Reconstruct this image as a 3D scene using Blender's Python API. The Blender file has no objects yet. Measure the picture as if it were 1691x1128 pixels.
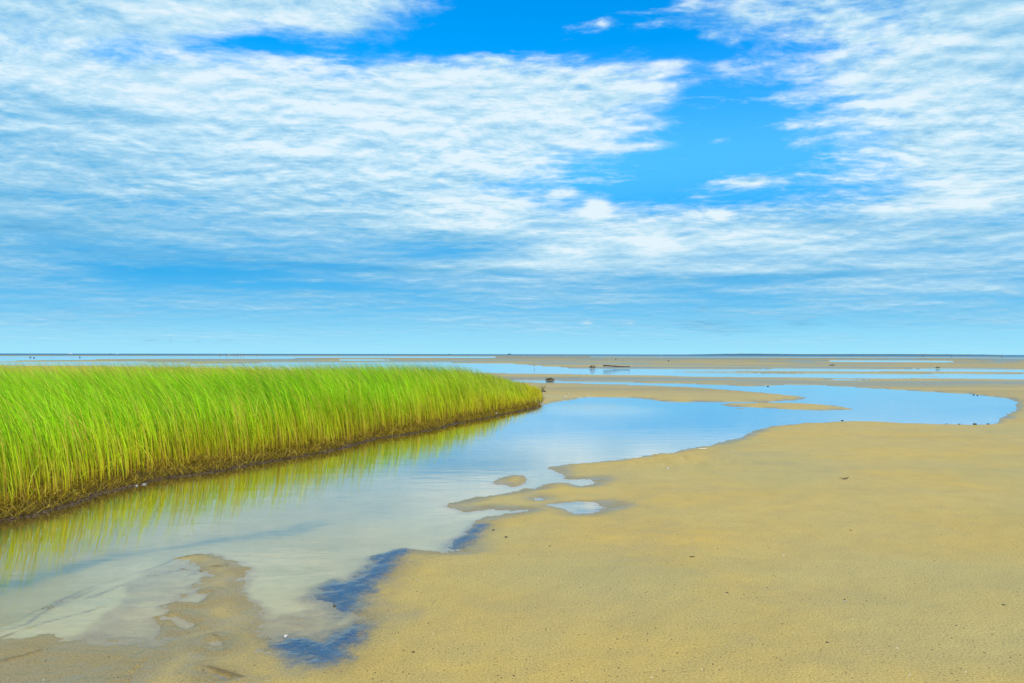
import bpy, bmesh, math, random
import numpy as np
from mathutils import Vector, Matrix

random.seed(7)
rng = np.random.default_rng(7)
SC = bpy.context.scene
COL = SC.collection
R = math.radians

# ------------------------------------------------------------------ camera
EYE = 1.6
PW, PH, F = 1691.0, 1128.0, 1315.0
PITCH = math.atan(21.0 / F)
ROLL = math.atan(2.6 / PW)
cam_data = bpy.data.cameras.new("camera")
cam = bpy.data.objects.new("camera", cam_data)
COL.objects.link(cam)
cam_data.sensor_width = 36.0
cam_data.lens = 36.0 * F / PW
cam_data.clip_start = 0.05
cam_data.clip_end = 90000
CAM_ROT = (Matrix.Rotation(R(90) + PITCH, 4, 'X') @ Matrix.Rotation(ROLL, 4, 'Z'))
cam.matrix_world = Matrix.Translation((0, 0, EYE)) @ CAM_ROT
SC.camera = cam

SC.view_settings.view_transform = 'Standard'
SC.view_settings.look = 'None'
SC.view_settings.gamma = 1
SC.view_settings.exposure = 0.0
SC.view_settings.use_curve_mapping = False
SC.cycles.max_bounces = 8
SC.cycles.transparent_max_bounces = 12

ROT3 = np.array(CAM_ROT.to_3x3())
def pdir(u, v):
    d = np.stack([(np.asarray(u, float) - PW / 2) / F, (PH / 2 - np.asarray(v, float)) / F,
                  -np.ones_like(np.asarray(u, float))], -1)
    return d @ ROT3.T
def ground(u, v, z=0.0):
    d = pdir(u, v)
    t = (z - EYE) / d[..., 2]
    return d[..., 0] * t, d[..., 1] * t
def gpoly(pts):
    a = np.array(pts, float)
    x, y = ground(a[:, 0], a[:, 1])
    return np.stack([x, y], 1)

# ------------------------------------------------------------------ sun
SUN_EL, SUN_AZ = R(50), R(146)           # azimuth clockwise from the view direction (+Y)
sun_data = bpy.data.lights.new("sun", 'SUN')
sun_data.energy = 4.6
sun_data.angle = R(0.55)
sun_data.color = (1.0, 0.92, 0.74)
sun = bpy.data.objects.new("sun", sun_data)
COL.objects.link(sun)
sv = Vector((math.sin(SUN_AZ) * math.cos(SUN_EL), math.cos(SUN_AZ) * math.cos(SUN_EL), math.sin(SUN_EL)))
sun.rotation_euler = sv.to_track_quat('Z', 'Y').to_euler()
sun.location = sv * 60

# ------------------------------------------------------------------ node helpers
class NT:
    def __init__(s, tree):
        s.t = tree
        s.n = tree.nodes
        s.l = tree.links
    def new(s, kind, **kw):
        nd = s.n.new(kind)
        for k, v in kw.items():
            setattr(nd, k, v)
        return nd
    def put(s, sock, val):
        if isinstance(val, bpy.types.NodeSocket):
            s.l.new(val, sock)
        elif val is not None:
            try:
                sock.default_value = val
            except Exception:
                sock.default_value = (*val, 1.0)
    def m(s, op, a, b=None, c=None, clamp=False):
        nd = s.new('ShaderNodeMath', operation=op, use_clamp=clamp)
        s.put(nd.inputs[0], a)
        if b is not None: s.put(nd.inputs[1], b)
        if c is not None: s.put(nd.inputs[2], c)
        return nd.outputs[0]
    def vm(s, op, a, b=None, scale=None):
        nd = s.new('ShaderNodeVectorMath', operation=op)
        s.put(nd.inputs[0], a)
        if b is not None: s.put(nd.inputs[1], b)
        if scale is not None: s.put(nd.inputs['Scale'], scale)
        return nd.outputs['Value'] if op in ('LENGTH', 'DOT_PRODUCT', 'DISTANCE') else nd.outputs[0]
    def xyz(s, x=0.0, y=0.0, z=0.0):
        nd = s.new('ShaderNodeCombineXYZ')
        s.put(nd.inputs[0], x); s.put(nd.inputs[1], y); s.put(nd.inputs[2], z)
        return nd.outputs[0]
    def sep(s, v):
        nd = s.new('ShaderNodeSeparateXYZ'); s.put(nd.inputs[0], v); return nd.outputs
    def noise(s, vec, scale, detail=4, rough=0.5, dist=0.0, color=False, dims='3D'):
        nd = s.new('ShaderNodeTexNoise', noise_dimensions=dims)
        s.put(nd.inputs['Vector'], vec)
        nd.inputs['Scale'].default_value = scale
        nd.inputs['Detail'].default_value = detail
        nd.inputs['Roughness'].default_value = rough
        nd.inputs['Distortion'].default_value = dist
        return nd.outputs['Color' if color else 'Fac']
    def map(s, v, a, b, c=0.0, d=1.0, smooth=True):
        nd = s.new('ShaderNodeMapRange', interpolation_type='SMOOTHSTEP' if smooth else 'LINEAR')
        s.put(nd.inputs['Value'], v)
        for i, q in zip((1, 2, 3, 4), (a, b, c, d)):
            s.put(nd.inputs[i], q)
        return nd.outputs[0]
    def mix(s, fac, a, b, mode='MIX'):
        nd = s.new('ShaderNodeMix', data_type='RGBA', blend_type=mode)
        s.put(nd.inputs[0], fac)
        for sock, val in ((nd.inputs[6], a), (nd.inputs[7], b)):
            if isinstance(val, bpy.types.NodeSocket): s.l.new(val, sock)
            else: sock.default_value = (*val[:3], 1.0)
        return nd.outputs[2]
    def attr(s, name):
        nd = s.new('ShaderNodeAttribute', attribute_name=name)
        return nd
    def ramp(s, fac, stops, interp='LINEAR'):
        nd = s.new('ShaderNodeValToRGB')
        cr = nd.color_ramp
        cr.interpolation = interp
        while len(cr.elements) > 1:
            cr.elements.remove(cr.elements[-1])
        for i, (p, c) in enumerate(stops):
            e = cr.elements[0] if i == 0 else cr.elements.new(p)
            e.position = p
            e.color = (*c[:3], 1.0)
        s.put(nd.inputs[0], fac)
        return nd.outputs[0]

# ------------------------------------------------------------------ sky: Nishita + cloud layer
# coverage (0..99), brightness (0..99) of the cloud layer, by direction; columns 0,100..1700
GRID = {
  0:   ([80,75,85,92,92,92,80,30, 4, 0, 3,15,60,62,40,66,66,72], [80,78,82,84,88,88,85,80,80,80,80,85,85,85,85,80,75,72]),
  40:  ([76,76,80,86,84,66,40, 8, 0, 0, 5,12,32,58,42,74,80,80], [78,78,82,86,88,86,60,70,80,80,85,85,85,85,88,85,78,74]),
  80:  ([76,58,42, 8, 0, 0,14, 2, 0, 0, 0, 9,12,16,34,76,86,84], [76,70,70,75,80,80,55,80,80,80,80,85,85,88,90,86,80,76]),
  106: ([82,84,80,80,60,44,34,34,52,38,34,22,18,26,60,84,88,86], [86,92,95,98,98,98,95,95,92,90,88,86,86,90,94,90,82,76]),
  130: ([84,92,92,96,94,92,88,86,88,76,60,34,18,38,72,88,90,90], [86,94,96,98,98,98,96,95,94,92,88,86,86,92,94,90,82,76]),
  165: ([84,90,92,92,92,92,92,92,90,86,78,40, 2,12,48,86,90,90], [72,80,88,92,94,96,96,97,96,95,92,88,86,88,92,90,84,78]),
  200: ([82,86,88,90,90,92,92,92,90,88,80,44, 0, 6,38,86,90,90], [60,64,76,86,90,92,95,97,97,96,94,90,86,86,90,90,85,80]),
  240: ([82,82,84,86,86,90,90,88,86,80,56,10, 0,10,30,74,86,86], [60,62,70,80,84,88,92,93,94,93,90,88,86,84,88,88,84,80]),
  275: ([80,80,80,82,84,84,84,84,76,60,20, 0, 4,10,36,70,80,70], [56,56,66,76,80,82,86,88,88,88,86,86,90,84,86,88,86,80]),
  305: ([76,76,78,80,80,80,78,68,52,20, 4, 0,14,12,36,50,84,72], [52,54,58,72,76,76,78,80,80,84,84,86,92,86,84,86,98,84]),
  335: ([72,70,72,74,74,74,74,80,80,44,24,10,26,32,48,66,82,76], [48,50,54,62,68,70,74,88,92,84,94,88,92,88,88,88,96,86]),
  365: ([68,66,66,68,70,70,70,74,80,66,66,60,60,64,62,62,64,64], [56,54,54,56,60,62,64,74,86,80,90,86,82,80,78,76,74,74]),
  395: ([62,60,60,60,60,62,62,62,64,70,80,78,70,76,74,70,70,66], [52,50,48,50,52,54,56,60,68,80,90,92,86,88,86,80,78,74]),
  420: ([58,52,46,42,46,50,50,56,66,80,82,74,70,70,68,64,62,60], [48,46,44,44,46,46,48,56,68,84,88,86,80,80,76,72,72,70]),
  445: ([52,44,36,34,36,40,44,56,68,76,78,74,68,66,64,60,58,56], [44,42,40,40,42,46,52,64,76,84,86,82,76,74,72,70,70,68]),
  465: ([46,34,18,14,16,22,34,46,54,56,54,52,48,46,44,46,46,48], [42,40,40,40,40,42,46,54,60,64,62,60,58,58,58,58,58,58]),
  490: ([50,50,46,44,42,42,42,46,48,50,50,48,46,46,46,46,46,46], [52,50,48,48,48,48,48,50,54,56,56,54,52,52,52,52,52,52]),
  530: ([44,44,42,42,40,40,38,38,40,42,42,42,42,42,42,42,42,42], [54,52,52,52,52,54,54,56,56,56,56,54,52,52,52,52,52,52]),
  570: ([30,30,30,30,28,28,28,28,30,30,30,30,30,30,30,30,30,30], [60,60,60,60,60,60,60,60,60,60,60,60,60,60,60,60,60,60]),
}
def build_world():
    w = bpy.data.worlds.new("World")
    SC.world = w
    w.use_nodes = True
    g = NT(w.node_tree)
    g.n.clear()
    out = g.new('ShaderNodeOutputWorld')
    bg = g.new('ShaderNodeBackground')
    bg.inputs['Strength'].default_value = 0.1
    g.l.new(bg.outputs[0], out.inputs[0])
    sky = g.new('ShaderNodeTexSky', sky_type='NISHITA')
    sky.sun_disc = False
    sky.sun_elevation = SUN_EL
    sky.sun_rotation = SUN_AZ
    sky.altitude = 0
    sky.air_density = 1.0
    sky.dust_density = 0.6
    sky.ozone_density = 2.0
    d = g.new('ShaderNodeTexCoord').outputs['Generated']
    x, y, z = g.sep(d)
    hyp = g.m('SQRT', g.m('ADD', g.m('MULTIPLY', x, x), g.m('MULTIPLY', y, y)))
    az = g.m('ARCTAN2', x, y)                       # 0 ahead, + to the right
    el = g.m('ARCTAN2', z, hyp)
    # ---- cloud detail: a flat layer seen in perspective
    zc = g.m('ADD', g.m('MAXIMUM', z, 0.0), 0.075)
    px, py = g.m('DIVIDE', x, zc), g.m('DIVIDE', y, zc)
    p = g.xyz(px, py, 0.0)
    # a slight shear so the ripples climb to the right
    warp = g.vm('SCALE', g.vm('SUBTRACT', g.noise(p, 1.1, 3, .5, color=True), (0.5, 0.5, 0.5)), scale=0.30)
    pw = g.vm('ADD', p, warp)
    def field(q):
        mid_ = g.noise(q, 2.9, 8, .62, 0.0)
        rip_ = g.noise(g.vm('ADD', g.vm('MULTIPLY', q, (0.75, 1.25, 1)), (31, 7, 3)), 10.5, 6, .68, 0.0)
        bil = g.m('ABSOLUTE', g.m('SUBTRACT', g.noise(g.vm('ADD', g.vm('MULTIPLY', q, (1.0, 1.2, 1)), (5, 17, 9)), 7.5, 5, .58, 0.0), 0.5))
        bil = g.m('SUBTRACT', 1.0, g.m('MULTIPLY', bil, 4.2))
        return mid_, rip_, bil
    n_mid, rip, billow = field(pw)
    m2, r2, b2 = field(g.vm('SCALE', pw, scale=0.975))
    # lit side minus shaded side of every clump
    lit = g.m('ADD', g.m('MULTIPLY', g.m('SUBTRACT', n_mid, m2), 2.2), g.m('ADD', g.m('MULTIPLY', g.m('SUBTRACT', rip, r2), 1.0), g.m('MULTIPLY', g.m('SUBTRACT', billow, b2), .22)))
    nzc = g.m('ADD', g.m('MULTIPLY', n_mid, .46), g.m('ADD', g.m('MULTIPLY', rip, .40), g.m('MULTIPLY', billow, .14)))
    # puff noise in plain direction space, for cumulus low in the sky
    puff = g.noise(g.vm('MULTIPLY', g.xyz(az, el, 0.0), (1.0, 1.9, 1)), 22, 9, .6, .2)
    # ---- look-up of coverage and brightness, interpolated between rows
    rows = sorted(GRID.items())
    span = R(40)
    # soften the look-up with noise so that no grid lines show
    jit = g.m('SUBTRACT', g.noise(pw, 1.6, 4, .55), 0.5)
    jit2 = g.m('SUBTRACT', g.noise(g.vm('ADD', pw, (11, 3, 5)), 1.6, 4, .55), 0.5)
    azj = g.m('ADD', az, g.m('MULTIPLY', jit, R(5.0)))
    elj = g.m('ADD', el, g.m('MULTIPLY', jit2, g.m('ADD', g.m('MULTIPLY', g.m('MAXIMUM', el, 0.0), 0.16), R(0.25))))
    fac = g.map(azj, -span, span, 0, 1, smooth=False)
    us = np.arange(0, 1701, 100.0)
    els, sampled = [], []
    for v, (cv, br) in rows:
        e = math.atan((585.0 - v) / F)
        els.append(e)
    acc_c = acc_b = None
    N = 22
    allv = np.array([r[0] for r in rows], float)
    CC = np.array([r[1][0] for r in rows], float) / 99
    BB = np.array([r[1][1] for r in rows], float) / 99
    def bil(G, u, v):
        u = np.clip(u, 0, 1700) / 100; i = int(min(u, 16)); fu = u - i
        v = np.clip(v, allv[0], allv[-1]); j = int(np.clip(np.searchsorted(allv, v) - 1, 0, len(allv) - 2))
        fv = (v - allv[j]) / (allv[j + 1] - allv[j])
        return (G[j, i] * (1 - fu) + G[j, i + 1] * fu) * (1 - fv) + (G[j + 1, i] * (1 - fu) + G[j + 1, i + 1] * fu) * fv
    for k, e in enumerate(els):
        stops = []
        for i in range(N):
            a = -span + 2 * span * i / (N - 1)
            ac = max(-R(36), min(R(36), a))
            u = 845.5 + F * math.tan(ac)
            v = 585 - F * math.tan(e) / math.cos(ac)
            stops.append((i / (N - 1), (bil(CC, u, v), bil(BB, u, v), 0)))
        col = g.ramp(fac, stops, 'B_SPLINE' if False else 'EASE')
        cs = g.new('ShaderNodeSeparateColor'); g.l.new(col, cs.inputs[0])
        # hat weight
        up = els[k - 1] if k > 0 else None
        dn = els[k + 1] if k < len(els) - 1 else None
        w1 = g.map(elj, e, up, 1, 0) if up is not None else None
        w2 = g.map(elj, dn, e, 0, 1) if dn is not None else None
        if w1 is None: wt = w2
        elif w2 is None: wt = w1
        else: wt = g.m('MINIMUM', w1, w2)
        c_, b_ = g.m('MULTIPLY', cs.outputs[0], wt), g.m('MULTIPLY', cs.outputs[1], wt)
        acc_c = c_ if acc_c is None else g.m('ADD', acc_c, c_)
        acc_b = b_ if acc_b is None else g.m('ADD', acc_b, b_)
    # away from this part of the sky the same broken layer goes on
    gen = g.map(g.noise(pw, 0.42, 3, .5), .40, .78, -0.05, 0.8)
    away = g.m('MAXIMUM', g.map(g.m('ABSOLUTE', az), R(34), R(44)), g.map(el, R(24.5), R(31)))
    cov = g.m('ADD', g.m('MULTIPLY', acc_c, g.m('SUBTRACT', 1.0, away)), g.m('MULTIPLY', gen, away))
    bri = g.m('ADD', g.m('MULTIPLY', acc_b, g.m('SUBTRACT', 1.0, away)), g.m('MULTIPLY', 0.85, away))
    veil = g.noise(g.vm('ADD', g.vm('MULTIPLY', pw, (.8, 1.5, 1)), (3, 44, 8)), 3.4, 7, .64, 0.0)
    cov = g.m('ADD', cov, g.map(veil, .50, .74, 0, .36))
    heads = None
    # single cumulus heads and small grey scraps low over the sea: (u, v, half-width, half-height, cover, brightness)
    for (u, v, su, sv, ac, ab) in [(984, 347, 18, 16, 1.0, .45), (1600, 322, 52, 17, .7, .45), (930, 317, 22, 8, .8, .5), (940, 413, 46, 10, .4, .45), (1245, 299, 62, 7, .75, .3),
                                   (1075, 400, 30, 22, .5, .35), (1170, 352, 60, 9, .35, .35), (780, 345, 75, 22, .35, .3), (1470, 352, 60, 9, .3, .4), (1040, 62, 1, 1, 0, 0),
                                   (1100, 106, 40, 7, .5, .3), (1075, 124, 40, 5, .5, .3), (1080, 144, 46, 6, .5, .3), (1085, 206, 42, 5, .4, .3), (1060, 240, 40, 6, .35, .3), (1175, 55, 18, 6, .5, .2), (1210, 64, 16, 9, .4, .2), (1082, 36, 20, 6, .4, .2), (998, 32, 12, 7, .4, .2),
                                   (1320, 205, 44, 7, .4, .2), (1330, 230, 60, 9, .3, .1), (1230, 105, 46, 11, .35, .2), (60, 376, 150, 11, .25, -.40), (140, 190, 110, 14, .1, -.30), (230, 464, 300, 7, -.25, -.35), (700, 446, 280, 6, .15, -.40), (1330, 455, 280, 6, .1, -.45), (300, 425, 260, 9, .2, -.25), (750, 393, 60, 7, .25, -.45), (1010, 424, 40, 6, .2, -.4), (1380, 372, 70, 9, .2, -.4), (1600, 385, 90, 10, .2, -.4), (1180, 368, 70, 5, .2, -.3),
                                   (248, 563, 14, 2.6, .6, -.25), (281, 561, 4, 3, .5, -.2), (327, 564, 6, 2, .5, -.2), (374, 564, 14, 2, .45, -.2), (523, 565, 6, 2, .5, -.2), (1172, 534, 50, 7, .34, -.12), (1210, 545, 50, 5, .3, -.1), (1160, 509, 9, 4, .4, -.2), (1320, 532, 24, 7, .28, -.05), (1040, 533, 10, 4, .3, .3), (970, 532, 8, 4, .3, .3)]:
        if ac == 0: continue
        a0 = math.atan((u - 845.5) / F)
        e0 = math.atan((585 - v) / F * math.cos(a0))
        dx = g.m('DIVIDE', g.m('SUBTRACT', az, a0), su / F * math.cos(a0) ** 2)
        dy = g.m('DIVIDE', g.m('SUBTRACT', g.m('ADD', el, g.m('MULTIPLY', jit2, R(.5))), e0), sv / F)
        ga = g.m('EXPONENT', g.m('MULTIPLY', g.m('ADD', g.m('MULTIPLY', dx, dx), g.m('MULTIPLY', dy, dy)), -0.8))
        cov = g.m('MULTIPLY_ADD', ga, ac * .8, cov)
        bri = g.m('MULTIPLY_ADD', ga, ab * .6, bri)
        if su < 80 and ab > 0: heads = g.m('ADD', heads, ga) if heads is not None else ga
    # ---- density
    low = g.map(el, R(13), R(6))                     # streakier towards the horizon
    nz = nzc
    streak = g.noise(g.vm('MULTIPLY', g.xyz(az, g.m('ADD', el, g.m('MULTIPLY', g.m('SUBTRACT', g.noise(g.xyz(az, el, 0.0), 5, 2, .5), .5), R(1.2))), 0.0), (3.2, 42, 1)), 1.0, 6, .56, .3)
    nz = g.mix(g.m('MULTIPLY', low, .80), g.xyz(nz, nz, nz), g.xyz(streak, streak, streak))
    hd = g.m('MULTIPLY', heads, .75, clamp=True)
    nz = g.sep(g.mix(hd, nz, g.xyz(puff, puff, puff)))[0]
    dens = g.m('ADD', g.m('MULTIPLY', cov, 1.25), g.m('MULTIPLY', g.m('SUBTRACT', nz, 0.5), g.m('MULTIPLY_ADD', hd, 1.3, 1.75)))
    alpha = g.m('MULTIPLY', g.map(dens, g.m('MULTIPLY_ADD', low, -.12, .24), g.m('MULTIPLY_ADD', low, .02, 1.08)), .95)
    alpha = g.m('MULTIPLY', alpha, g.map(cov, 0.03, 0.20))
    relief = g.m('ADD', g.m('MULTIPLY', lit, g.m('MULTIPLY_ADD', low, -.6, 1.15)), g.m('ADD', g.m('MULTIPLY', g.m('SUBTRACT', nzc, .5), g.m('MULTIPLY_ADD', low, -.4, .8)), g.m('ADD', g.m('MULTIPLY', g.m('SUBTRACT', streak, .5), g.m('MULTIPLY', low, 2.0)), g.m('MULTIPLY', g.m('SUBTRACT', puff, .5), g.m('MULTIPLY', hd, 3.4)))))
    lev = g.m('ADD', g.m('MULTIPLY', bri, .90), g.m('MULTIPLY', relief, 0.50), clamp=True)
    S = 10.0
    cl = g.ramp(lev, [(0.0, (.10, .40, .72)), (0.35, (.20, .53, .80)), (0.6, (.36, .65, .86)), (0.8, (.55, .80, .94)), (1.0, (.80, .93, .99))])
    cl = g.vm('SCALE', cl, scale=S)
    # ---- clear sky: Nishita, deepened
    hs = g.new('ShaderNodeHueSaturation')
    g.l.new(sky.outputs[0], hs.inputs['Color'])
    hs.inputs['Saturation'].default_value = 1.56
    hs.inputs['Value'].default_value = 2.5
    clear = hs.outputs[0]
    low_sky = g.ramp(g.map(el, 0.0, R(15), 0, 1, smooth=False), [(0.0, (.36, .79, .98)), (.10, (.29, .72, .97)), (.22, (.13, .55, .92)), (.36, (.045, .43, .86)), (.7, (.02, .43, .95)), (1, (.015, .41, .98))])
    clear = g.mix(g.map(el, R(9), R(16), 1, 0), clear, g.vm('SCALE', low_sky, scale=S))
    fin = g.mix(g.m('MULTIPLY', alpha, g.map(el, R(0.0), R(2.0), 0.15, 1.0)), clear, cl)
    g.l.new(fin, bg.inputs['Color'])
    w.cycles.sampling_method = 'MANUAL'
    w.cycles.sample_map_resolution = 512
build_world()

# ------------------------------------------------------------------ numpy noise
_perm = rng.permutation(512)
_perm = np.concatenate([_perm, _perm])
_grad = np.stack([np.cos(np.arange(512) * 2.399963), np.sin(np.arange(512) * 2.399963)], 1)
def perlin(x, y):
    xi, yi = np.floor(x).astype(int), np.floor(y).astype(int)
    xf, yf = x - xi, y - yi
    u, v = xf * xf * xf * (xf * (xf * 6 - 15) + 10), yf * yf * yf * (yf * (yf * 6 - 15) + 10)
    def gr(ix, iy, dx, dy):
        h = _perm[(_perm[ix & 511] + iy) & 511]
        return _grad[h, 0] * dx + _grad[h, 1] * dy
    a, b = gr(xi, yi, xf, yf), gr(xi + 1, yi, xf - 1, yf)
    c, d = gr(xi, yi + 1, xf, yf - 1), gr(xi + 1, yi + 1, xf - 1, yf - 1)
    return ((a + (b - a) * u) + ((c + (d - c) * u) - (a + (b - a) * u)) * v) * 1.5
def fbm(x, y, o=4, g=.5):
    s, a, f = 0, 1.0, 1.0
    for i in range(o):
        s = s + a * perlin(x * f + 17.3 * i, y * f - 9.1 * i)
        a *= g; f *= 2.03
    return s
def sstep(a, b, x):
    t = np.clip((x - a) / (b - a), 0, 1)
    return t * t * (3 - 2 * t)
def sdf(P, x, y):
    """signed distance to a closed polygon, negative inside"""
    d2 = np.full(x.shape, 1e18)
    ins = np.zeros(x.shape, bool)
    n = len(P)
    for i in range(n):
        ax, ay = P[i]; bx, by = P[(i + 1) % n]
        ex, ey = bx - ax, by - ay
        wx, wy = x - ax, y - ay
        t = np.clip((wx * ex + wy * ey) / max(ex * ex + ey * ey, 1e-12), 0, 1)
        d2 = np.minimum(d2, (wx - ex * t) ** 2 + (wy - ey * t) ** 2)
        c = ((ay > y) != (by > y))
        if ey != 0:
            ins ^= c & (x < ex * (y - ay) / ey + ax)
    d = np.sqrt(d2)
    return np.where(ins, -d, d)

# ------------------------------------------------------------------ shorelines, traced as ground outlines
BANK = [(-520, 1075), (-260, 965), (-120, 905), (0, 861), (50, 853), (113, 836), (166, 816), (212, 805), (252, 794), (318, 785), (374, 777),
        (430, 765), (480, 757), (530, 749), (559, 742), (618, 726), (677, 717), (725, 708), (751, 700), (796, 693), (840, 683), (895, 671)]
MAIN = BANK + [(900, 668), (948, 660), (972, 656), (1040, 656.8), (1073, 660), (1096, 663.8), (1180, 664), (1265, 664), (1321, 660.5), (1337, 657),
        (1311, 653.5), (1255, 648), (1180, 642), (1143, 639.5), (1087, 637), (993, 634), (900, 631.8), (840, 630.4),
        (840, 628.2), (900, 629.2), (993, 631), (1087, 633), (1180, 635.6), (1235, 638.2), (1265, 637.6), (1297, 636), (1344, 636.2), (1414, 640), (1508, 645.5), (1601, 651),
        (1629, 654.5), (1667, 658.5), (1678, 664), (1676, 676), (1657, 688.5), (1639, 700), (1601, 701.5), (1508, 699), (1414, 695), (1391, 695.8), (1321, 699),
        (1274, 704), (1246, 710.5), (1227, 721), (1199, 727), (1171, 736), (1134, 740.5), (1106, 748), (1085, 749), (1073, 752), (1022, 759), (960, 765), (908, 770),
        (899, 773.5), (914, 777), (926, 782), (934, 786.5), (928, 790), (940, 793.5), (955, 791.5), (974, 792), (985, 795.5), (979, 800), (960, 802), (950, 800.5),
        (938, 797.5), (917, 796.5), (900, 800), (880, 806.5), (869, 804.5), (855, 810.5), (823, 816), (785, 821), (751, 830), (735, 836), (754, 840), (765, 847), (789, 843.5),
        (816, 841), (843, 843.5), (873, 842.4), (873, 843.6), (840, 847.5), (801, 853), (785, 861), (778, 876), (762, 898), (751, 910), (727, 911), (692, 909), (668, 906),
        (640, 922), (618, 950), (600, 972), (588, 990), (590, 1010), (592, 1030), (580, 1062), (566, 1086), (548, 1095), (515, 1094), (485, 1083), (463, 1068), (460, 1050), (431, 1031),
        (418, 1000), (408, 958), (394, 928), (352, 913), (300, 921), (322, 935), (342, 950), (318, 968), (345, 985), (312, 996), (272, 1000), (282, 1022), (262, 1050), (240, 1090), (205, 1140), (120, 1280), (-150, 1500), (-900, 1700)]
ISLES = [
    [(1185, 666.5), (1250, 665.3), (1321, 665.8), (1368, 669), (1419, 675.5), (1368, 678), (1321, 677), (1265, 674), (1204, 671.5)],
    [(814, 796), (830, 788), (847, 784), (869, 786), (874, 793), (866, 801), (845, 805), (838, 801), (816, 800)],
    [(1212, 674.5), (1236, 674), (1236, 676), (1215, 676)],
]
PUDDLES = [
    [(903, 834), (925, 831), (957, 828.5), (985, 830), (996, 838), (980, 847.5), (946, 848.5), (931, 840), (914, 836.5)],
    [(880, 824), (891, 822), (898, 822.5), (895, 826), (884, 826.5)],
    [(340, 1066), (346, 1059), (358, 1056), (369, 1060), (371, 1067), (366, 1074), (359, 1068)],
    [(331, 1108), (338, 1105), (356, 1109), (372, 1115), (382, 1121), (362, 1123), (344, 1118)],
    [(307, 994), (318, 983), (349, 979), (341, 987), (328, 997)],
    [(274, 1020), (292, 1018), (312, 1026), (326, 1031), (310, 1039), (292, 1036)],
]
FAR = [  # strips of tide water on the flats
    [(-700, 599.5), (0, 598.4), (60, 598.4), (150, 598.6), (240, 598.6), (330, 600.5), (420, 600), (520, 599.4), (700, 599), (850, 601.4), (882, 604), (908, 605.6), (918, 607.6),
     (945, 608.5), (1180, 610), (1440, 609.8), (1691, 610.8), (2400, 614), (2400, 634), (1691, 626.2), (1560, 625), (1440, 624.4), (1300, 623.3), (1180, 622.4), (1060, 619.6), (940, 618),
     (880, 616.8), (800, 616), (560, 613), (300, 607), (200, 605.4), (165, 603.8), (0, 603.2), (-700, 605)],
    [(-700, 595.5), (0, 594.6), (34, 594.3), (34, 595.3), (0, 596), (-700, 597)],
    [(905, 606.6), (925, 606.4), (926, 607.1), (904, 607.2)],
    [(932, 605.7), (940, 605.6), (940, 606.3), (931, 606.4)],
    [(1150, 594.6), (1255, 595.0), (1257, 595.9), (1150, 595.2)],
    [(1290, 595.0), (1299, 595.0), (1299, 595.9), (1289, 595.9)],
    [(1370, 596.2), (1590, 596.6), (1598, 597.4), (1500, 597.6), (1370, 597.0)],
    [(1684, 596.6), (1800, 597), (1800, 598), (1686, 597.7)],
    [(-300, 589.9), (300, 588.8), (700, 588.7), (1000, 588.5), (1691, 589.4), (2400, 590), (2400, 591.6), (1691, 591.2), (1000, 589.8), (700, 590.0), (340, 592.2), (0, 594.2), (-300, 594.6)],
    [(1030, 592.5), (1110, 593.0), (1110, 593.6), (1030, 593.2)],
    [(560, 594.6), (700, 594.8), (760, 595.0), (760, 595.5), (560, 595.2)],
    [(985, 602.2), (1030, 602.4), (1030, 602.9), (985, 602.8)],
    [(1340, 627.0), (1380, 626.7), (1440, 627.0), (1400, 628.0), (1350, 627.9)],
    [(1608, 648.2), (1620, 647.9), (1618, 649.2), (1608, 649.2)],
]
FARBAR = [
    [(1040, 612.4), (1180, 613.0), (1440, 613.2), (1691, 614.2), (2400, 617), (2400, 620), (1691, 617.9), (1440, 617.8), (1300, 617.2), (1180, 616.0), (1100, 613.8)],
    [(1400, 620.6), (1500, 621.2), (1560, 621.6), (1500, 622.2), (1420, 621.6)],
    [(700, 600.3), (730, 600.2), (722, 601.0), (704, 600.9)],
    [(100, 600.5), (165, 600.9), (205, 601.3), (150, 601.6), (110, 601.2)],
    [(900, 605.9), (905, 605.7), (910, 606.2), (902, 606.4)],
    [(890, 610.5), (960, 610.9), (1000, 611.4), (930, 611.5)],
]
SHELF = [(-900, 1700), (-520, 1260), (-200, 1100), (0, 1024), (60, 996), (120, 969), (200, 946), (300, 922), (360, 914), (420, 1000), (330, 1140), (120, 1500)]
SEEP = [  # wet dark hollows on the inner edge of the sand, sloping towards the viewer
    [(600, 942), (618, 918), (650, 908), (668, 909), (652, 932), (628, 952), (608, 978), (590, 990), (575, 1015), (562, 1020), (545, 1000), (520, 985), (530, 968), (552, 955), (568, 962), (580, 958)],
    [(461, 1050), (490, 1052), (530, 1056), (560, 1048), (585, 1030), (594, 1040), (582, 1066), (566, 1087), (548, 1094), (515, 1093), (485, 1082), (464, 1067)],
    [(745, 890), (765, 884), (790, 866), (800, 868), (780, 890), (762, 905), (748, 909), (738, 905)],
]
MARSH = [(-520, 1060), (-260, 952), (-120, 894), (0, 850), (50, 843), (113, 826), (166, 808), (212, 797), (252, 787), (318, 778), (374, 770), (430, 759), (480, 751),
         (530, 743), (559, 737), (618, 721), (677, 712), (725, 703), (751, 696), (796, 689), (840, 679), (880, 671.5), (890, 668), (893, 660), (890, 652),
         (880, 645), (840, 640), (700, 638), (400, 637), (0, 638), (-500, 640), (-1200, 645)]
G = {k: [gpoly(p) for p in v] for k, v in dict(isl=ISLES, pud=PUDDLES, far=FAR, bar=FARBAR, seep=SEEP).items()}
G_MAIN, G_SHELF, G_MARSH = gpoly(MAIN), gpoly(SHELF), gpoly(MARSH)
G_BANK = gpoly(BANK)

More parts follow.
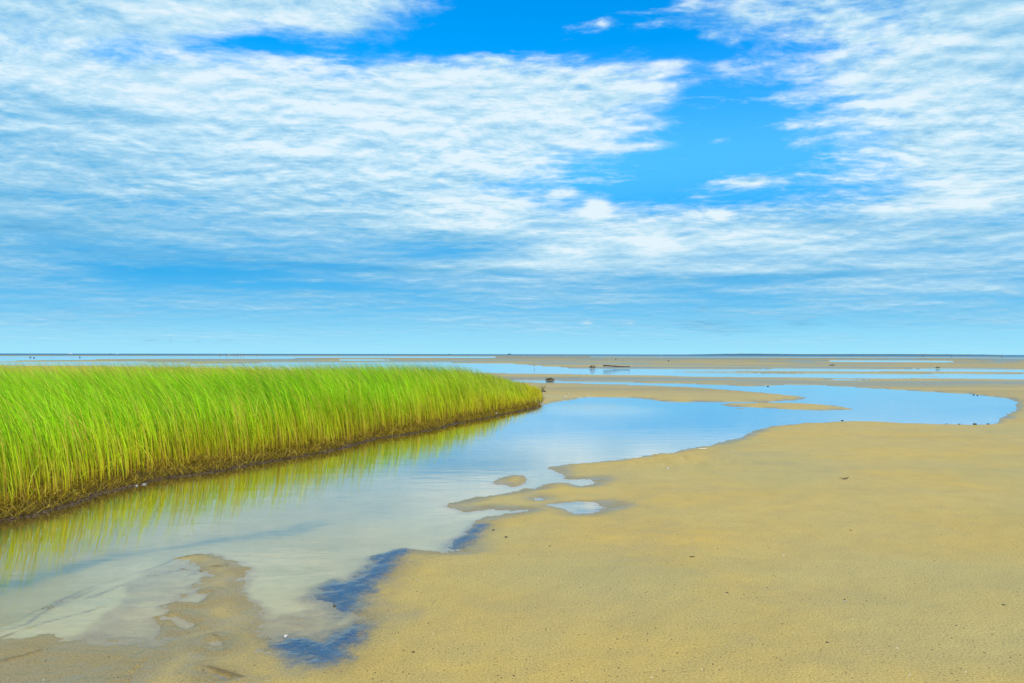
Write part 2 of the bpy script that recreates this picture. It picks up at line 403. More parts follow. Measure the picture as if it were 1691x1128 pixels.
def pline(P, x, y):
    d2 = np.full(x.shape, 1e9)
    for (ax, ay), (bx, by) in zip(P[:-1], P[1:]):
        ex, ey = bx - ax, by - ay
        t = np.clip(((x - ax) * ex + (y - ay) * ey) / (ex * ex + ey * ey), 0, 1)
        d2 = np.minimum(d2, (x - ax - ex * t) ** 2 + (y - ay - ey * t) ** 2)
    return np.sqrt(d2)
G_WEED = gpoly([(-200, 1000), (0, 940), (60, 928), (120, 912), (190, 897), (300, 880), (400, 862), (520, 842)])
G_DRIFT_RIM = [gpoly(p) for p in ([(-160, 1082), (0, 1021), (60, 994), (120, 967), (200, 943), (300, 920), (350, 912)], [(-20, 1050), (40, 1030), (90, 1000), (150, 974), (190, 958)],
           [(-30, 1068), (30, 1042), (60, 1034)], [(20, 1015), (70, 1005), (110, 985), (160, 965)], [(60, 1030), (130, 1012), (170, 1002)], [(150, 985), (230, 955), (300, 940)],
           [(-20, 1100), (40, 1085), (70, 1076)], [(308, 950), (340, 940), (372, 935)], [(352, 1052), (366, 1056), (373, 1066), (370, 1078)], [(318, 1099), (345, 1104), (372, 1113), (400, 1122)])]  # last two darken the upper right rims of two footprints
def terrain(x, y):
    """height of sand / bed, and surface attributes"""
    r = np.hypot(x, y)
    near = r < 75
    far = (r >= 44)
    sdw = np.full(x.shape, 50.0)
    shelf = np.zeros_like(x); seep = np.zeros_like(x); marsh = np.full(x.shape, 50.0)
    seepd = np.full(x.shape, 5.0)
    xn, yn = x[near], y[near]
    s = sdf(G_MAIN, xn, yn)
    for P in G['isl']: s = np.maximum(s, -sdf(P, xn, yn))
    pud = np.full(xn.shape, 50.0)
    for P in G['pud']: pud = np.minimum(pud, sdf(P, xn, yn))
    sdw[near] = np.minimum(s, pud)
    pz = np.full(x.shape, 50.0); pz[near] = pud
    shelf[near] = sstep(0.12, -0.12, sdf(G_SHELF, xn, yn))
    q = np.full(xn.shape, 5.0)
    for P in G['seep']: q = np.minimum(q, sdf(P, xn, yn))
    seepd[near] = q
    marsh[near] = sdf(G_MARSH, xn, yn)
    xf, yf = x[far], y[far]
    s = np.full(xf.shape, 60.0)
    for P in G['far']: s = np.minimum(s, sdf(P, xf, yf))
    for P in G['bar']: s = np.maximum(s, -sdf(P, xf, yf))
    sdw[far] = np.minimum(sdw[far], s)
    # ragged edges; calmer along the marsh bank
    k = np.clip(r / 14.0, .35, 6)
    mottle = 0.05 * fbm(x * 2.1, y * 2.1, 4, .55) + 0.020 * fbm(x * 9, y * 9, 3, .55)
    mottle = mottle * k * np.where(r > 40, 1.4, 1.0)
    lmask = sstep(-0.4, -1.6, x) * sstep(8.0, 5.0, y)
    mottle = mottle * (1 + 2.6 * lmask)
    sd = sdw + mottle * sstep(0.0, 0.4, marsh) * sstep(-.05, .25, pz)
    # profile
    rel = 0.045 * (1 - np.exp(-np.maximum(sd, 0) / 0.55)) + 0.010 * np.clip(sd, 0, 9)
    rel = rel * np.where(r > 40, .6, 1) * (1 - .62 * lmask)
    bed = -0.30 * (1 - np.exp(np.minimum(sd, 0) / 2.2)) - 0.02 * (1 - np.exp(np.minimum(sd, 0) / 0.12))
    bed_sh = -0.010 + 0.021 * sstep(4.9, 3.9, y) - 0.006 * fbm(x * 1.3, y * 2.6, 3) + 0.004 * fbm(x * 7, y * 11, 3)
    # small ridge along the outer lip of the shelf
    sh_d = np.full(x.shape, 5.0); sh_d[near] = sdf(G_SHELF, xn, yn)
    bed_sh = bed_sh + 0.008 * np.exp(-((sh_d + 0.05) / 0.045) ** 2) * (0.6 + .6 * fbm(x * 3, y * 3, 2)) * sstep(.3, -.4, x + 1.2)
    bed_sh = np.maximum(bed_sh, np.minimum(bed, bed_sh)) 
    bed = bed * (1 - shelf) + np.maximum(bed, bed_sh) * shelf
    # shallow, patchy bottom end of the pool
    pool = sstep(6.6, 5.2, y) * sstep(-2.1, -1.5, x) * (1 - shelf)
    bed = bed * (1 - pool) + np.maximum(bed, -0.012 + 0.012 * fbm(x * 2.2, y * 2.2, 4, .6)) * pool
    z = np.where(sd > 0, np.minimum(rel, np.where(lmask > .4, .012 + .03 * np.clip(sd, 0, 1), 9)), bed)
    emerg = shelf * sstep(-.004, .004, z) * (sd <= 0)
    z = z + 0.0045 * fbm(x * 11, y * 11, 4, .6) * np.exp(-(sd / .22) ** 2) * (r < 16) * sstep(0, .3, marsh)
    z = z + np.where(sd > 0.05, 0.009 * fbm(x * 1.2, y * 1.2, 4, .55), 0) * sstep(.05, .5, sd)
    # long swells of the beach on the right
    z = z + sstep(.3, 2.5, sd) * (0.030 * fbm(x * .28 + 3, y * .28, 3)) * (r < 60) * sstep(60, 40, r)
    # little slumps by the water's edge
    gx, gy = ground(1125, 765)
    z = z + 0.022 * np.exp(-(((x - gx) / .9) ** 2 + ((y - gy) / .8) ** 2)) * fbm(x * 3.2, y * 3.2, 3, .6) * (sd > 0)
    # seep hollows: floor tilts down towards the viewer
    sm = sstep(0.24, -0.14, seepd + 0.05 * fbm(x * 4, y * 4, 4, .6))
    ymin = {0: None}
    tilt = 0.003 + 0.10 * np.clip(-seepd, 0, .3) * 0 + 0.004 * fbm(x * 5, y * 5, 3)
    base = np.zeros_like(x)
    for P in G['seep']:
        y0, y1 = P[:, 1].min(), P[:, 1].max()
        sp = sdf(P, x[near], y[near])
        b = np.zeros_like(x); b[near] = np.where(sp < .1, 0.004 + 0.014 * np.clip(y[near] - y0, 0, None), 0)
        base = np.maximum(base, b)
    z = z * (1 - sm) + (-.006 + .011 * sm + .5 * base * sm + 0.003 * fbm(x * 9, y * 9, 4, .65)) * sm
    # rims of the footprints
    z = z + 0.012 * np.exp(-((pz - 0.05) / 0.045) ** 2) * lmask
    # marsh platform
    mp = sstep(0.22, -0.10, marsh + 0.05 * fbm(x * 3, y * 3, 3))
    z = z * (1 - mp) + (0.075 + 0.03 * fbm(x * 4, y * 4, 3)) * mp
    tip_ = sstep(.2, .9, x) * (y > 15)
    peat = sstep(0.70 - .55 * tip_, 0.25 - .22 * tip_, marsh + 0.06 * fbm(x * 5, y * 5, 3))
    wet = sstep(0.36, 0.0, sd + 0.17 * fbm(x * 1.3, y * 1.3, 4))
    wet = np.maximum(wet, .13 * sstep(.10, .75, fbm(x * .42 + 7, y * .7 - 3, 4, .55)) * (r < 40))
    wet = np.maximum(wet, sm)
    wet = np.maximum(wet, lmask * (.26 + .5 * fbm(x * 2.5, y * 2.5, 3)) * (r < 9))
    wet = np.maximum(wet, .30 * emerg)
    depth = np.clip(-z, 0, .4)
    # bands of wetter and drier sand out on the flats
    fb = sstep(22, 60, r) * sstep(-.15, .5, fbm(x / 45 + 3, y / 11, 4, .55))
    wet = np.clip(np.maximum(wet, .9 * fb), 0, 1)
    z = np.where(r > 1100, -0.4, z)
    grass_refl = sstep(2.3, .8, marsh + .3 * fbm(x * 1.5, y * 1.5, 3)) * (z < 0.01)  # olive of the grass reflection, painted onto the bed beside the bank
    depth = np.maximum(depth, .30 * grass_refl * (z < 0))  # stored as extra depth for the tint, the bed is no deeper
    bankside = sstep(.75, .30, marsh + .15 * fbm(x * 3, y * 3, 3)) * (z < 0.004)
    wob = .10 * fbm(x * 1.1, y * 1.1, 3)
    weed = np.zeros_like(x); drift_rim = np.zeros_like(x)
    wn = near & (r < 12)
    xx, yy, wb = x[wn], y[wn], wob[wn]
    weed[wn] = np.exp(-((pline(G_WEED, xx, yy) + wb) / .17) ** 2)
    dl = np.zeros(xx.shape)
    for k, P in enumerate(G_DRIFT_RIM):
        dd = pline(P, xx, yy)
        dl = np.maximum(dl, np.exp(-((dd + wb * (.12 + .25 * (k > 0))) / (.020 if k == 0 else .012)) ** 2) * (1 if k == 0 else .8))
    drift_rim[wn] = dl
    z = z + .010 * drift_rim * (z < .01)
    terrain.extra = (bankside, weed, drift_rim)
    return z, wet, peat, sm, depth

# ------------------------------------------------------------------ object helpers
def tag(o, label=None, cat=None, group=None, kind=None):
    if label: o['label'] = label
    if cat: o['category'] = cat
    if group: o['group'] = group
    if kind: o['kind'] = kind
    return o
def mesh_np(name, V, polys_tri=None, polys_quad=None, mat=None, smooth=True, attrs=None):
    me = bpy.data.meshes.new(name)
    nt = 0 if polys_tri is None else len(polys_tri)
    nq = 0 if polys_quad is None else len(polys_quad)
    me.vertices.add(len(V)); me.vertices.foreach_set('co', np.ascontiguousarray(V, np.float32).ravel())
    idx = np.concatenate([polys_quad.ravel() if nq else np.zeros(0, int), polys_tri.ravel() if nt else np.zeros(0, int)]).astype(np.int32)
    me.loops.add(len(idx)); me.loops.foreach_set('vertex_index', idx)
    start = np.concatenate([np.arange(nq) * 4, nq * 4 + np.arange(nt) * 3]).astype(np.int32)
    me.polygons.add(nq + nt); me.polygons.foreach_set('loop_start', start)
    me.polygons.foreach_set('use_smooth', np.full(nq + nt, smooth))
    me.update(calc_edges=True)
    for k, a in (attrs or {}).items():
        if a.ndim == 1:
            at = me.attributes.new(k, 'FLOAT', 'POINT'); at.data.foreach_set('value', np.ascontiguousarray(a, np.float32))
        else:
            at = me.attributes.new(k, 'FLOAT_COLOR', 'POINT')
            c = np.concatenate([a, np.ones((len(a), 1))], 1) if a.shape[1] == 3 else a
            at.data.foreach_set('color', np.ascontiguousarray(c, np.float32).ravel())
    if mat: me.materials.append(mat)
    o = bpy.data.objects.new(name, me)
    COL.objects.link(o)
    return o
def obj_bm(name, bm, mat, parent=None, smooth=True):
    me = bpy.data.meshes.new(name)
    bm.to_mesh(me); bm.free()
    for p in me.polygons: p.use_smooth = smooth
    me.materials.append(mat)
    o = bpy.data.objects.new(name, me)
    COL.objects.link(o)
    if parent: o.parent = parent
    return o
def empty(name, loc, rz=0, scale=1):
    o = bpy.data.objects.new(name, None); COL.objects.link(o)
    o.location = loc; o.rotation_euler = (0, 0, rz); o.scale = (scale,) * 3
    o.empty_display_size = .1
    return o
def new_mat(name):
    m = bpy.data.materials.new(name); m.use_nodes = True
    g = NT(m.node_tree); g.n.clear()
    out = g.new('ShaderNodeOutputMaterial')
    return m, g, out
def principled(g, out, **kw):
    b = g.new('ShaderNodeBsdfPrincipled')
    for k, v in kw.items():
        g.put(b.inputs[k.replace('_', ' ')], v if not (isinstance(v, tuple) and len(v) == 3) else (*v, 1.0))
    g.l.new(b.outputs[0], out.inputs[0])
    return b
def bump(g, h, strength=.5, dist=.01, normal=None):
    nd = g.new('ShaderNodeBump')
    g.put(nd.inputs['Strength'], strength); g.put(nd.inputs['Distance'], dist); g.put(nd.inputs['Height'], h)
    if normal is not None: g.l.new(normal, nd.inputs['Normal'])
    return nd.outputs[0]
def plain_mat(name, col, var=.25, scale=40, rough=.7):
    m, g, out = new_mat(name)
    p = g.new('ShaderNodeTexCoord').outputs['Object']
    n = g.noise(p, scale, 4, .6)
    c = g.mix(n, tuple(x * (1 - var) for x in col), tuple(min(1, x * (1 + var)) for x in col))
    principled(g, out, Base_Color=c, Roughness=rough, Normal=bump(g, n, .5, .004))
    return m

# ------------------------------------------------------------------ sand
def sand_material():
    m, g, out = new_mat("sand")
    p = g.new('ShaderNodeNewGeometry').outputs['Position']
    x, y, z = g.sep(p)
    p2 = g.xyz(x, y, 0.0)
    wet, peat, seep, depth = (g.attr(k).outputs['Fac'] for k in ('wet', 'peat', 'seep', 'depth'))
    big = g.noise(p2, 0.55, 4, .55)
    mid = g.noise(p2, 3.2, 5, .6)
    fine = g.noise(p2, 85, 4, .65)
    grain = g.noise(p2, 380, 2, .6)
    band = g.noise(g.vm('MULTIPLY', p2, (0.02, 0.16, 1)), 1.0, 5, .6)
    dist = g.vm('LENGTH', p2)
    dry = g.mix(g.map(big, .32, .68), (.515, .350, .082), (.465, .350, .115))
    dry = g.mix(g.map(mid, .35, .7, 0, .45), dry, (.390, .295, .100))
    dry = g.mix(g.map(g.noise(g.vm('ADD', p2, (40, 3, 0)), 0.33, 3, .5), .46, .66, 0, .55), dry, (.385, .325, .125))
    # out on the flats the sand is greyer, in long bands
    farf = g.map(dist, 9, 45, 0, 1)
    flat = g.mix(g.map(band, .35, .65), (.300, .235, .105), (.385, .310, .135))
    dry = g.mix(g.m('MULTIPLY', farf, .8), dry, flat)
    dry = g.mix(g.map(dist, 90, 380, 0, .75), dry, (.215, .205, .125))
    sp = g.map(fine, .30, .70, .72, 1.24)
    sp = g.m('MULTIPLY', sp, g.map(grain, .3, .7, .86, 1.12))
    dry = g.mix(1.0, dry, g.xyz(sp, sp, sp), 'MULTIPLY')
    # dark mineral specks and pale shell specks
    vor = g.new('ShaderNodeTexVoronoi', feature='F1'); g.put(vor.inputs['Vector'], p2); vor.inputs['Scale'].default_value = 42
    cs = g.new('ShaderNodeSeparateColor'); g.l.new(vor.outputs['Color'], cs.inputs[0])
    dens = g.map(g.noise(p2, 1.1, 4, .6), .38, .66, .04, .34)
    speck = g.m('MULTIPLY', g.m('LESS_THAN', cs.outputs[0], dens), g.map(vor.outputs['Distance'], .10, .26, 1, 0))
    speck = g.m('MULTIPLY', speck, g.map(dist, 8, 16, .8, .15))
    dry = g.mix(speck, dry, (.07, .055, .03))
    pale = g.m('MULTIPLY', g.m('GREATER_THAN', cs.outputs[1], .985), g.map(vor.outputs['Distance'], .10, .2, 1, 0))
    dry = g.mix(g.m('MULTIPLY', pale, g.map(dist, 6, 10, .9, 0)), dry, (.72, .66, .5))
    wetc = g.mix(1.0, dry, (.56, .56, .60), 'MULTIPLY')
    col = g.mix(wet, dry, wetc)
    # bed under water: silty, olive with depth and, for the grass reflection, along the bank
    bedc = g.mix(g.map(g.noise(p2, 2.0, 5, .6), .35, .65), (.36, .325, .145), (.40, .37, .18))
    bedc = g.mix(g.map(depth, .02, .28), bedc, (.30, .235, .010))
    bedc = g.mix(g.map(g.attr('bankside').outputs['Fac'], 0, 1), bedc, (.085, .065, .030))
    weedn = g.m('MULTIPLY', g.attr('weed').outputs['Fac'], g.map(g.noise(g.vm('MULTIPLY', p2, (1.2, 5, 1)), 2.0, 5, .65), .32, .6, .25, 1))
    bedc = g.mix(weedn, bedc, (.025, .085, .060))
    col = g.mix(g.map(depth, 0.0, .02), col, bedc)
    algae = g.mix(g.map(mid, .35, .65), (.012, .035, .048), (.035, .065, .070))  # dark algae, its base tinted blue to add to the sky reflection
    seepn = g.map(g.m('ADD', seep, g.m('MULTIPLY', g.m('SUBTRACT', g.noise(p2, 26, 5, .7), .5), 1.2)), .18, 1.08)
    col = g.mix(g.m('MULTIPLY', seepn, .92), col, algae)
    pt = g.mix(g.map(g.noise(p2, 22, 5, .7), .3, .7), (.030, .019, .008), (.13, .085, .030))
    col = g.mix(peat, col, pt)
    drf = g.m('MULTIPLY', g.attr('drift_rim').outputs['Fac'], g.map(g.noise(p2, 7, 5, .7), .34, .52, .1, 1))
    col = g.mix(drf, col, (.13, .085, .018))
    hb = g.m('ADD', g.m('MULTIPLY', fine, .5), g.m('ADD', g.m('MULTIPLY', grain, .25), g.m('MULTIPLY', mid, 1.2)))
    hb = g.m('ADD', hb, g.m('MULTIPLY', g.m('MULTIPLY', peat, g.noise(p2, 30, 6, .7)), 6.0))
    bs = g.map(wet, 0, 1, .9, .3)
    nrm = bump(g, hb, bs, .012)
    # small current ripples in the seep hollows, their long faces tilted to the viewer to mirror bluer sky
    wob = g.m('MULTIPLY', g.m('SUBTRACT', g.noise(p2, 11, 4, .6), .5), 1.2)
    saw = g.m('FRACT', g.m('ADD', g.m('MULTIPLY', y, 46.0), wob))
    saw = g.m('MINIMUM', g.m('MULTIPLY', saw, 1.12), g.m('MULTIPLY', g.m('SUBTRACT', 1.0, saw), 9.0))
    coatn = bump(g, g.m('ADD', g.m('MULTIPLY', g.noise(p2, 60, 4, .6), .0012), g.m('MULTIPLY', g.m('MULTIPLY', saw, seep), .0030)), 1.0, 1.0)
    coat = g.m('MULTIPLY', g.m('MAXIMUM', seepn, g.m('MULTIPLY', g.m('MULTIPLY', wet, g.map(mid, .35, .7, .15, .7)), g.m('SUBTRACT', 1.0, peat))), 1.0)
    b = principled(g, out, Base_Color=col, Roughness=g.map(wet, 0, 1, .92, .55), Normal=nrm)
    b.inputs['Specular IOR Level'].default_value = .25
    g.put(b.inputs['Coat Weight'], coat)
    g.put(b.inputs['Coat Roughness'], .07)
    g.put(b.inputs['Coat IOR'], g.map(seep, .1, .9, 1.35, 3.5))
    g.l.new(coatn, b.inputs['Coat Normal'])
    return m
SAND = sand_material()

def build_terrain():
    K = 796 * EYE
    inv = list(np.arange(K / .7, K / 3.2, -7.0)) + list(np.arange(K / 3.2, 2.4, -1.0)) + [2.0, 1.6, 1.3, 1.0, .7, .4]
    rr = K / np.array(inv)
    front = np.linspace(-R(44), R(44), 900)
    back = np.linspace(R(44), R(316), 70)[1:-1]
    az = np.concatenate([front, back])
    nr, na = len(rr), len(az)
    X = rr[:, None] * np.sin(az)[None]; Y = rr[:, None] * np.cos(az)[None]
    z, wet, peat, sm, depth = terrain(X.ravel(), Y.ravel())
    V = np.stack([X.ravel(), Y.ravel(), z], 1)
    bankside, weed, drift_rim = terrain.extra
    i = np.arange(nr - 1)[:, None] * na
    j = np.arange(na)[None]
    jn = (j + 1) % na
    Q = np.stack([i + j, i + jn, i + na + jn, i + na + j], -1).reshape(-1, 4)[:, ::-1]
    # close the disc under the photographer
    V = np.concatenate([V, [[0, 0, z[:na].mean()]]])
    T = np.stack([np.full(na, len(V) - 1), (np.arange(na) + 1) % na, np.arange(na)], 1)
    pad = lambda a: np.concatenate([a, [0]])
    o = mesh_np("sand_flat", V, T, Q, SAND, True, dict(wet=pad(wet), peat=pad(peat), seep=pad(sm), depth=pad(depth), bankside=pad(bankside), weed=pad(weed), drift_rim=pad(drift_rim)))
    tag(o, "wide tan tidal sand flat with wet edges and shallow footprints", "sand", kind='structure')
build_terrain()

# ------------------------------------------------------------------ water
def water_material():
    m, g, out = new_mat("tidal_water")
    p = g.new('ShaderNodeNewGeometry').outputs['Position']
    x, y, z = g.sep(p)
    calm = g.noise(g.vm('MULTIPLY', p, (.22, .5, 1)), 1.0, 3, .55)
    swell = g.noise(g.vm('MULTIPLY', p, (.7, 2.2, 1)), 1.6, 4, .5)
    rip = g.noise(g.vm('MULTIPLY', p, (6, 26, 1)), 1.0, 4, .5, .3)
    gx, gy = (float(q) for q in ground(985, 676))
    ruff = g.m('EXPONENT', g.m('MULTIPLY', g.m('ADD', g.m('POWER', g.m('ABSOLUTE', g.m('DIVIDE', g.m('SUBTRACT', x, gx), 1.7)), 2.0), g.m('POWER', g.m('ABSOLUTE', g.m('DIVIDE', g.m('SUBTRACT', y, gy), 2.6)), 2.0)), -1.0))
    chop = g.noise(g.vm('MULTIPLY', p, (9, 4.5, 1)), 1.0, 3, .6)
    h = g.m('ADD', g.m('MULTIPLY', swell, .0022), g.m('MULTIPLY', rip, g.m('MULTIPLY', g.map(calm, .40, .68, .10, 1), .0007)))
    h = g.m('ADD', h, g.m('MULTIPLY', g.m('MULTIPLY', chop, ruff), .016))
    # strips out on the flats are wind-ruffled
    h = g.m('ADD', h, g.m('MULTIPLY', g.m('MULTIPLY', g.noise(g.vm('MULTIPLY', p, (1.2, 2, 1)), 1.0, 4, .6), g.map(y, 38, 60)), .03))
    n = bump(g, h, 1.0, 1.0)
    fr = g.new('ShaderNodeFresnel'); fr.inputs['IOR'].default_value = 1.37; g.l.new(n, fr.inputs['Normal'])
    gl = g.new('ShaderNodeBsdfGlossy'); gl.inputs['Roughness'].default_value = .035; gl.inputs['Color'].default_value = (.97, .98, 1, 1)
    g.l.new(n, gl.inputs['Normal'])
    tr = g.new('ShaderNodeBsdfTransparent'); tr.inputs['Color'].default_value = (.965, .98, .92, 1)
    mx = g.new('ShaderNodeMixShader')
    g.l.new(g.m('MULTIPLY', g.m('POWER', fr.outputs[0], 1.25), 2.0, clamp=True), mx.inputs[0]); g.l.new(tr.outputs[0], mx.inputs[1]); g.l.new(gl.outputs[0], mx.inputs[2])
    g.l.new(mx.outputs[0], out.inputs[0])
    return m
def sea_material():
    m, g, out = new_mat("sea_water")
    p = g.new('ShaderNodeNewGeometry').outputs['Position']
    d = g.vm('LENGTH', p)
    streak = g.noise(g.vm('MULTIPLY', p, (.0012, .006, 1)), 1.0, 4, .55)
    h = g.noise(g.vm('MULTIPLY', p, (.10, .22, 1)), 1.0, 4, .6)
    n = bump(g, h, 1.0, 1.2)
    c = g.mix(g.map(streak, .4, .62), (.004, .075, .17), (.012, .12, .22))
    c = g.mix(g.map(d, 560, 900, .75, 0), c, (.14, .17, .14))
    b = principled(g, out, Base_Color=c, Roughness=.28, Normal=n)
    b.inputs['IOR'].default_value = 1.33
    b.inputs['Specular IOR Level'].default_value = .03
    return m
def build_water():
    n = 256
    a = np.arange(n) * 2 * math.pi / n
    R0 = 560.0
    ring = np.stack([R0 * np.sin(a), R0 * np.cos(a), np.zeros(n)], 1)
    V = np.concatenate([ring, [[0, 0, 0]]])
    T = np.stack([np.full(n, n), (np.arange(n) + 1) % n, np.arange(n)], 1)
    o = mesh_np("tide_water", V, T, None, water_material(), True)
    tag(o, "calm shallow tidal creek and pools mirroring the cloudy sky", "water", kind='structure')
    far = np.stack([60000 * np.sin(a), 60000 * np.cos(a), np.zeros(n)], 1)
    V = np.concatenate([ring, far])
    i = np.arange(n); j = (i + 1) % n
    Q = np.stack([i, j, n + j, n + i], 1)
    o = mesh_np("sea_water", V, None, Q, sea_material(), True)
    tag(o, "dark blue line of open sea along the horizon", "sea", kind='structure')
build_water()

# far low headland on the horizon, right of centre
def build_headland():
    D = 16000.0
    m = plain_mat("far_shore", (.045, .10, .10), .2, .01, .9)
    us = np.linspace(1120, 1660, 90)
    top = []
    for u in us:
        h = 8 + 10 * math.exp(-((u - 1240) / 60) ** 2) + 5 * math.exp(-((u - 1450) / 120) ** 2) + 3 * random.random()
        h *= min(1, (u - 1118) / 60, (1662 - u) / 40)
        top.append(max(h, .5))
    bm = bmesh.new()
    rows = []
    for (dz, dd) in ((0, 0), (.75, 60), (1, 200), (.8, 500), (0, 700)):
        row = []
        for u, t in zip(us, top):
            a = math.atan((u - 845.5) / F)
            row.append(bm.verts.new(((D + dd) * math.sin(a), (D + dd) * math.cos(a), t * dz - .5)))
        rows.append(row)
    for r0, r1 in zip(rows, rows[1:]):
        for k in range(len(us) - 1):
            bm.faces.new((r0[k], r0[k + 1], r1[k + 1], r1[k]))
    o = obj_bm("headland", bm, m)
    tag(o, "faint low blue headland on the horizon right of centre", "headland", kind='structure')
build_headland()

# ------------------------------------------------------------------ grass
def grass_material():
    m, g, out = new_mat("marsh_grass")
    c = g.attr("tint").outputs['Color']
    d = g.new('ShaderNodeBsdfDiffuse'); g.l.new(c, d.inputs[0])
    t = g.new('ShaderNodeBsdfTranslucent'); g.l.new(g.mix(1.0, c, (1.0, 1.0, .55), 'MULTIPLY'), t.inputs[0])
    gl = g.new('ShaderNodeBsdfGlossy'); gl.inputs['Roughness'].default_value = .45; gl.inputs[0].default_value = (1, 1, .8, 1)
    a = g.new('ShaderNodeMixShader'); a.inputs[0].default_value = .36
    g.l.new(d.outputs[0], a.inputs[1]); g.l.new(t.outputs[0], a.inputs[2])
    b = g.new('ShaderNodeMixShader'); b.inputs[0].default_value = .012
    g.l.new(a.outputs[0], b.inputs[1]); g.l.new(gl.outputs[0], b.inputs[2])
    g.l.new(b.outputs[0], out.inputs[0])
    return m
GRASS = grass_material()

def blades(base, h, w, lean, curl, colb, colt, face=None, S=4, mid=.45):
    """ribbons: base (N,3), height, width, lean (N,2) horizontal offset at tip / height"""
    N = len(base)
    ts = np.linspace(0, 1, S + 1)
    if face is None: face = rng.uniform(0, math.pi, N)
    wx, wy = np.cos(face), np.sin(face)
    V = np.zeros((N, 2 * S + 1, 3), np.float32); C = np.zeros((N, 2 * S + 1, 3), np.float32)
    for i, t in enumerate(ts):
        off = (t ** curl)[:, None] * lean * h[:, None]
        px = base[:, 0] + off[:, 0]; py = base[:, 1] + off[:, 1]
        droop = 1 - .35 * np.hypot(lean[:, 0], lean[:, 1]) * t ** 2
        pz = base[:, 2] + h * t * droop
        s = sstep(mid - .33, mid + .33, np.full(N, t) + 0.0)
        col = colb * (1 - s)[:, None] + colt * s[:, None]
        if i < S:
            ww = w * (1 - t * .72) * (0.75 if i == 0 else 1) * .5
            V[:, 2 * i] = np.stack([px - wx * ww, py - wy * ww, pz], 1)
            V[:, 2 * i + 1] = np.stack([px + wx * ww, py + wy * ww, pz], 1)
            C[:, 2 * i] = col; C[:, 2 * i + 1] = col
        else:
            V[:, 2 * S] = np.stack([px, py, pz], 1); C[:, 2 * S] = col
    nv = 2 * S + 1
    b = (np.arange(N) * nv)[:, None]
    Q = np.concatenate([b + np.array([2 * i, 2 * i + 1, 2 * i + 3, 2 * i + 2])[None] for i in range(S - 1)], 0)
    T = b + np.array([2 * S - 2, 2 * S - 1, 2 * S])[None]
    return V.reshape(-1, 3), C.reshape(-1, 3), Q, T
def scatter(n_per, xlo, xhi, ylo, yhi):
    n = int((xhi - xlo) * (yhi - ylo) * n_per)
    return rng.uniform(xlo, xhi, n), rng.uniform(ylo, yhi, n)

